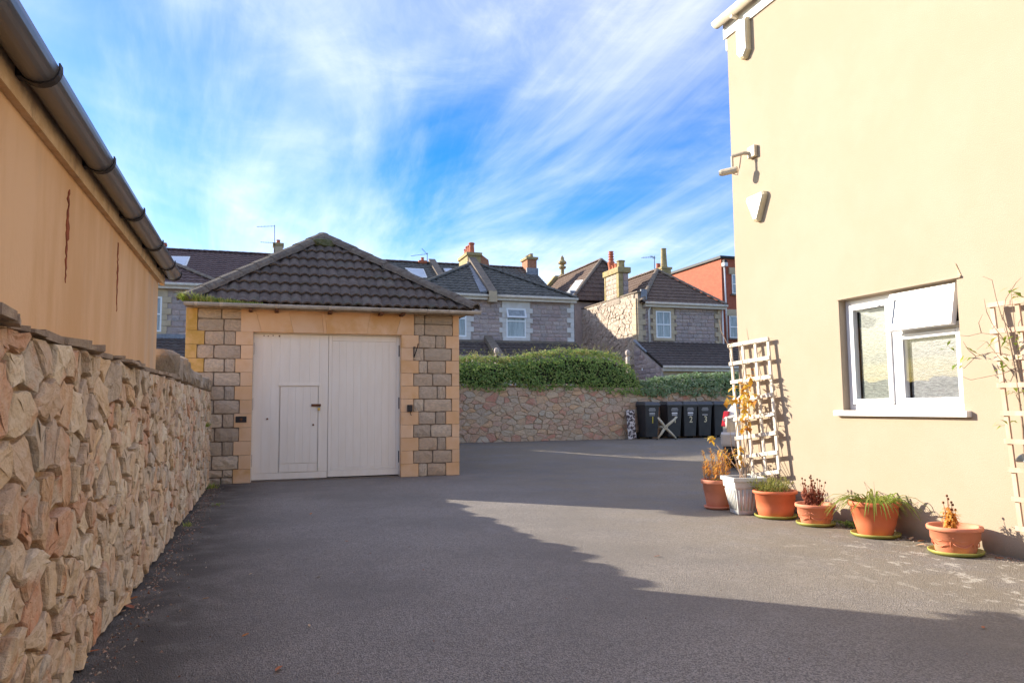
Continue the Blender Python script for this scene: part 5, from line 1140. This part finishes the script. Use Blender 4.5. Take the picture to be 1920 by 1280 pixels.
# 3 low wide terracotta pot with herb
C,R,H=pot_at(1455,974,81,918)
P3=round_pot(C,R,H-.02,.76,m_terr,label='wide terracotta pot with a small yellow-green herb bush beside the white planter',z0=.018,bulge=.25,soil=.04,lip=.03)
saucer(V((C.x,C.y,0)),R*.96,'olive saucer under the wide pot with the herb bush')
lf=MB()
for i in range(900):
    a=r.uniform(0,6.28); q=R*.72*math.sqrt(r.random()); p=V((math.cos(a)*q*.8-.02,math.sin(a)*q*.8+.03,H-.07)); d=V((math.cos(a)*q/R*.9+r.uniform(-.3,.3),math.sin(a)*q/R*.9+r.uniform(-.3,.3),1)).normalized(); L_=r.uniform(.10,.24); lf.leaf(p+d*L_*r.uniform(.1,.85),d+V((r.uniform(-.5,.5),r.uniform(-.5,.5),0)),(r.uniform(-1,1),r.uniform(-1,1),.3),.045,.008)
tag(lf.build('herb_foliage',m_greeni,P3,local=True),kind='stuff')
def seedhead_plant(P,H,n,hh,leafm,spread,leafn,nl=.035,ctrs=((0,0),)):
    st=MB(); lf=MB()
    for i in range(n):
        c=ctrs[i%len(ctrs)]; a=r.uniform(0,6.28); p=V((c[0]+math.cos(a)*.02,c[1]+math.sin(a)*.02,H-.05)); d=V((math.cos(a)*r.uniform(.05,spread),math.sin(a)*r.uniform(.05,spread),1)).normalized(); L_=hh*r.uniform(.55,1.05)
        st.tube([p,p+d*L_*.5+V((0,0,.01)),p+d*L_],[.0035,.003,.0015],5)
        MB().lathe([(.002,-.009),(.008,-.005),(.0095,.003),(.006,.010),(.001,.012)],p+d*L_,8).build('seed_head',m_rust,P,local=True,smooth=True)
        for k in range(leafn):
            t=r.uniform(.05,.72); b=r.uniform(0,6.28); lf.leaf(p+d*L_*t,V((math.cos(b),math.sin(b),r.uniform(-1.2,.4))),(0,0,1),nl*r.uniform(.6,1.3),nl*.32)
    st.build('stems',m_dry,P,local=True); tag(lf.build('withered_leaves',leafm,P,local=True),kind='stuff')
# 4 swagged pot with dry stems
C,R,H=pot_at(1530,988,72,943)
P4=round_pot(C,R,H-.02,.72,m_terr2,label='small swagged terracotta pot with dry dark red stems and seed heads',z0=.018,lip=.032,soil=.035); swags(P4,R,R*.72,H-.03,m_terr2)
saucer(V((C.x,C.y,0)),R*.98,'olive saucer under the small pot of dry red stems')
seedhead_plant(P4,H,22,.30,m_dry,.28,44,.045,((-.08,0),(.05,.02)))
# 5 tall pot with strap leaves
C,R,H=pot_at(1646,1010,92,938)
P5=round_pot(C,R,H-.02,.66,m_terr,label='tall terracotta pot with arching green strap leaves',z0=.018,lip=.04,soil=.04,bulge=.15)
saucer(V((C.x,C.y,0)),R*.95,'olive saucer under the tall pot of strap leaves')
for i in range(84):
    a=r.uniform(0,6.28); q=R*.7*math.sqrt(r.random()); p=V((math.cos(a)*q,math.sin(a)*q,H-.05)); out=V((math.cos(a),math.sin(a),0)); L_=r.uniform(.18,.40); w_=r.uniform(.014,.024); up_=r.uniform(.6,1.3); pth=[]
    for k in range(6):
        t=k/5; pth.append(p+out*L_*t*.95+V((0,0,L_*(up_*t-(up_*.55+.62)*t*t))))
    sd=V((-math.sin(a),math.cos(a),0)); mb=MB(); vs=[]
    for k,qp in enumerate(pth):
        ww=w_*(1-.85*(k/5)**2)*.5; vs+=[qp-sd*ww,qp+V((0,0,-.003)),qp+sd*ww]
    mb.add(vs,[f_ for k in range(5) for f_ in ((3*k,3*k+1,3*k+4,3*k+3),(3*k+1,3*k+2,3*k+5,3*k+4))]); mb.build('leaf',m_green,P5,local=True,smooth=True)
for i in range(3): MB().tube([(r.uniform(-.03,.03),0,H-.05),(r.uniform(-.05,.05),.02,H+.06),(r.uniform(-.09,.09),.03,H+.15)],[.003,.002,.001],4).build('flower_stalk',m_tw,P5,local=True)
# 6 nearest pot
C,R,H=pot_at(1793,1044,95,984)
P6=round_pot(C,R,H-.02,.72,m_terr2,label='nearest swagged terracotta pot with one small golden stem of seed heads',z0=.018,lip=.032,soil=.05); swags(P6,R,R*.72,H-.03,m_terr2)
saucer(V((C.x,C.y,0)),R*1.0,'olive saucer under the nearest terracotta pot')
seedhead_plant(P6,H,7,.27,m_goldi,.2,50,.055,((-.03,0),)); MB().tube([(-.03,0,H-.06),(-.028,.0,H+.02)],[.02,.012],7).build('root_stock',m_tw,P6,local=True)
# climber on the right trellis
RC=thing('climbing_plant','sparse twiggy climber with few green leaves reaching from the right trellis','climber',(BX-.15,4.3,.2))
tw_=MB(); XX=BX-.13
tw_.tube([V((BX-.16,4.12,0.0)),onx(1918,800,XX),onx(1905,700,XX),onx(1893,640,XX),onx(1880,590,XX)],[.009,.008,.006,.005,.003],6)
for S in ([(1893,645),(1868,628),(1840,624),(1815,630),(1796,628)],[(1890,665),(1860,660),(1830,668),(1808,690),(1792,683)],[(1885,640),(1862,610),(1850,585),(1845,560)],[(1880,600),(1868,560),(1860,525),(1842,518)],[(1900,700),(1875,672),(1850,640),(1832,655)],[(1895,620),(1880,598),(1886,560),(1905,530),(1915,520)],[(1905,690),(1880,700),(1850,706),(1820,712),(1800,704)],[(1915,760),(1905,740),(1920,735)],[(1912,690),(1905,640),(1900,590),(1895,540)],[(1830,668),(1815,655),(1806,640)],[(1840,624),(1835,605),(1842,590)]):
    tw_.tube([onx(x,y,XX-.03*i_) for i_,(x,y) in enumerate(S)],[.0038]+[.0024]*(len(S)-2)+[.0012],5)
tw_.build('twigs',m_tw,RC)
for (cx,cy,sx,sy,n_) in ((1884,796,10,6,8),(1905,730,10,6,7),(1880,690,8,5,6),(1830,665,7,5,5),(1775,650,6,4,4),(1800,685,5,4,3),(1895,635,10,10,9),(1912,560,8,10,6),(1893,545,5,5,3),(1860,650,10,8,4),(1905,660,10,14,7)):
    for i in range(n_): put_leaf(RC,onx(cx+r.gauss(0,.6)*sx,cy+r.gauss(0,.6)*sy,XX-.05),(r.uniform(-1,.3),r.uniform(-1,1),r.uniform(-.4,.8)),r.uniform(.06,.095),LEAFG,False)
# watering can hooked on the right trellis, only its spout in the picture
q=onx(1912,862,BX-.22); WC=thing('watering_can','grey metal watering can hung on the right trellis, only its spout in view','watering can',(q.x,q.y-.35,q.z-.1))
MB().lathe([(.0,-.1),(.10,-.1),(.105,-.09),(.10,.1),(.09,.1),(.09,-.08)],(0,0,0),18).build('can_body',m_zinc,WC,local=True); MB().tube([(0,.09,-.07),(0,.22,.03),(0,.32,.10)],[.025,.018,.012],8).build('spout',m_zinc,WC,local=True); MB().lathe([(.012,0),(.04,.03),(.042,.035),(.0,.045)],(0,0,0),14).build('rose',m_zinc,WC,local=True).matrix_local=Matrix.Translation((0,.315,.095))@Matrix.Rotation(rad(-52),4,'X'); MB().tube([(0,-.1,.06),(0,-.15,.1),(0,-.08,.2),(0,.05,.17),(0,.09,.1)],.008,6).build('handle',m_zinc,WC,local=True)
# ---------------------------------------------------------------- parked car
def make_car():
    base=ony(1352,850,11.95); fwd=V((.74,.67,0)).normalized(); lf_=V((-fwd.y,fwd.x,0))
    K=thing('parked_car','silver hatchback car parked behind the house corner, its rear left showing past the trellis','car')
    # local: +X forward, +Y left; rear at x=0
    hw=.86
    st=[(-.02,.42,.60,.98,.98,.70),(.06,.30,.58,1.00,1.02,.80),(.22,.24,.60,1.02,1.22,.84),(.55,.22,.62,1.00,1.44,.86),(1.2,.20,.62,.98,1.50,.87),(2.0,.20,.62,.97,1.50,.87),(2.6,.20,.62,.97,1.36,.87),(3.1,.20,.62,.96,1.02,.86),(3.7,.22,.60,.86,.90,.82),(3.95,.34,.55,.70,.74,.70)]
    mb=MB(); n=10
    for x,zb,zm,zbelt,zt,w_ in st:
        wt=w_*.74 if zt>zbelt+.15 else w_*.95
        mb.v+= [(x,-w_*.9,zb),(x,-w_,zm),(x,-w_*.97,zbelt),(x,-wt,zt-.05),(x,-wt*.8,zt),(x,wt*.8,zt),(x,wt,zt-.05),(x,w_*.97,zbelt),(x,w_,zm),(x,w_*.9,zb)]
    for i in range(len(st)-1):
        for k in range(n): mb.f.append((i*n+k,i*n+(k+1)%n,(i+1)*n+(k+1)%n,(i+1)*n+k))
    mb.f+=[tuple(range(n)),tuple((len(st)-1)*n+k for k in range(n-1,-1,-1))]
    B=mb.build('body',m_car,K,local=True,smooth=False)
    md=B.modifiers.new('s','SUBSURF'); md.levels=2; md.render_levels=2; [setattr(p_,'use_smooth',True) for p_ in B.data.polygons]
    MB().box((-.10,-.80,.43),(.10,.80,.70)).build('rear_bumper',m_car,K,local=True,bevel=.05); MB().box((-.085,-.76,.20),(.2,.76,.44)).build('lower_valance',m_trim,K,local=True,bevel=.05)
    MB().box((-.115,-.30,.56),(-.098,.30,.66)).build('plate_recess',m_trim,K,local=True)
    o=MB().box((-.122,-.26,.555),(-.112,.26,.667)).build('number_plate',m_plate,K,local=True)
    text('plate_letters','MU67',.10,frame_mtx(V((-.1225,.0,.611)),(0,-1,0),(0,0,1)),m_trim,o,.0006,.9)
    for s in (-1,1):
        t_=MB().hexa([(.0,s*.70,.80),(.02,s*.80,.80),(.20,s*.845,.80),(.2,s*.72,.80)],[(.06,s*.66,1.08),(.07,s*.76,1.08),(.26,s*.79,1.08),(.26,s*.66,1.08)]).build('tail_lamp',m_lamp,K,local=True,bevel=.015); MB().box((.008,s*.735-.035,.90),(.05,s*.735+.035,.95)).build('reversing_lens',m_lampw,t_,local=True)
        for x in (.72,3.15):
            w_=MB().tube([(x,s*.70,.30),(x,s*.875,.30)],.30,24).build('tyre',m_tyre,K,local=True); MB().tube([(x,s*.872,.30),(x,s*.882,.30)],.2,18).build('rim',m_rim,w_,local=True)
        MB().add([(.62,s*.835,1.02),(2.55,s*.845,1.0),(2.2,s*.69,1.40),(.75,s*.68,1.38)],[(0,1,2,3)]).build('side_window',m_pane,K,local=True)
    MB().hexa([(.035,-.56,1.04),(.035,.56,1.04),(.09,.58,1.04),(.09,-.58,1.04)],[(.36,-.50,1.38),(.36,.50,1.38),(.42,.52,1.38),(.42,-.52,1.38)]).build('rear_window',m_pane,K,local=True,bevel=.01)
    corner=dep_at(1350,800,13.9); K.rotation_euler=(0,0,math.atan2(fwd.y,fwd.x)); p=V((corner.x,corner.y,gz(corner.y)))-lf_*.82; K.location=p
    return K
def dep_at(px,py,t): return CAM+ray(px,py)*t
make_car()
# ---------------------------------------------------------------- small growth and litter
def tuft(label,px,py,n,h,rad_,z=None,X=None,seed=1):
    r=random.Random(seed); p=onz(px,py,0) if X is None else onx(px,py,X); mb=MB()
    for i in range(n): a=r.uniform(0,6.28); q=rad_*r.random(); blade(mb,p+V((math.cos(a)*q*.6,math.sin(a)*q,0)),(math.cos(a)*r.uniform(.1,1),math.sin(a)*r.uniform(.1,1),r.uniform(.4,1)),h*r.uniform(.5,1.1),.008,r)
    tag(mb.build('weed_tuft',m_grass),label,'weeds',kind='stuff')
for i,(lab,px,py,n,h,rd) in enumerate((('green weeds at the foot of the garage pillar by the rubble wall',397,914,90,.10,.22),('small weed at the foot of the left garage door',546,899,22,.07,.05),('small weed under the right garage door',694,893,26,.08,.06),('flat green weed on the tarmac near the garage corner',408,946,40,.03,.16),('green weed low on the rubble wall foot, halfway along',352,985,40,.06,.10),('tuft of weed at the wall foot below the red stone',305,1016,36,.06,.08))): tuft(lab,px,py,n,h,rd,seed=i+3)
lf=MB()
for i in range(220):
    q=onx(1597+r.gauss(0,.5)*28,988,BX-.10); lf.leaf((BX-.05-abs(r.gauss(0,.05)),q.y,.012+r.uniform(0,.03)),(r.uniform(-1,.4),r.uniform(-1,1),r.uniform(0,.8)),(0,0,1),.035,.02)
tag(lf.build('creeping_weed',m_leafh),'low green creeping weed at the house wall between two terracotta pots','weeds',kind='stuff')
tuft('green weeds growing up the crevice between rubble wall and garage',388,800,60,.10,.05,X=-.76,seed=20)
tuft('weeds at the foot of the retaining wall',0,0,1,.01,.01,seed=2) if False else None
FL=MB().add([(-.5,0,0),(-.2,.22,.06),(.25,.2,.10),(.5,0,.02),(.2,-.22,.08),(-.25,-.18,.05),(0,0,-.02)],[(0,6,1),(1,6,2),(2,6,3),(3,6,4),(4,6,5),(5,6,0)]).mesh('fallen_leaf',m_fall)
LV=[(245,1128,.07,'curled red leaf against the rubble wall foot'),(230,1150,.06,'red leaf lying closest to the rubble wall'),(172,1225,.05,'dark red leaf near the lower left corner'),(147,1250,.06,'red leaf at the lower left corner of the tarmac'),(470,1077,.03,'small orange leaf on open tarmac left of centre'),(583,964,.04,'pale leaf on the tarmac before the garage door'),(523,1257,.05,'tan leaf at the bottom of the picture on tarmac'),(460,1192,.03,'small brown leaf on the shaded tarmac'),(580,1174,.03,'pale leaf on the shaded tarmac'),(596,1083,.03,'pale grey leaf on mid tarmac'),(1232,1044,.04,'orange leaf on the sunlit tarmac'),(1844,1178,.035,'yellow leaf on sunlit tarmac near the right edge'),(1875,1048,.04,'orange leaf at the house wall foot near the right edge'),(1725,1024,.06,'curled dark leaf beside the tall pot'),(1709,1012,.06,'brown leaf behind the tall pot saucer'),(1727,1016,.05,'rust leaf against the house wall'),(650,1015,.025,'tiny pale leaf before the garage'),(386,1123,.03,'tiny pale leaf near the rubble wall'),(930,835,.22,'pale stick-like scrap lying before the retaining wall'),(243,1140,.05,'folded brown leaf at the rubble wall foot')]
for px,py,s_,lab in LV:
    p=onz(px,py,gz(onz(px,py,0).y)) if py>850 else ony(px,py,18.9); p.z=gz(p.y)+.012*(s_/.05)
    if p.x>BX-.04: p.x=BX-.05
    o=link('fallen_leaf',FL,None,p,(s_*1.5,s_*(1.2 if s_<.1 else .25),s_*(1.0 if s_<.1 else .1)),(r.uniform(-.3,.3),r.uniform(-.3,.3),r.uniform(0,6.2))); tag(o,lab,'leaf','fallen leaves on the tarmac')
# grit and crumbs
def litter(name,label,n,gen,s0,s1,m,seed):
    r=random.Random(seed); mb=MB()
    for i in range(n):
        p=V(gen(r)); p.z=gz(p.y); s=r.uniform(s0,s1); a=[p+V((r.uniform(-1,1)*s,r.uniform(-1,1)*s,0)) for _ in range(3)]+[p+V((0,0,s*.8))]; mb.add(a,[(0,1,3),(1,2,3),(2,0,3),(0,2,1)])
    tag(mb.build(name,m),label,'grit',kind='stuff')
m_grit=mat('grit_pale',(.4,.33,.27),None,.9,pal=[(.16,.11,.08),(.42,.34,.26),(.30,.13,.08),(.5,.44,.36)],isl=True)
litter('wall_grit','crumbs of stone and dry leaf along the foot of the rubble wall',1500,lambda r:(-.74+abs(r.gauss(0,.10)),r.uniform(1.5,13),0),.004,.015,m_grit,1)
litter('yard_grit','scattered pale crumbs on the tarmac',500,lambda r:(r.uniform(-.6,5.3),r.uniform(2,18.5),0),.003,.010,m_grit,2)
litter('house_grit','crumbs and dead leaf bits along the house wall',500,lambda r:(BX-.03-abs(r.gauss(0,.09)),r.uniform(3,7.6),0),.004,.014,m_grit,3)
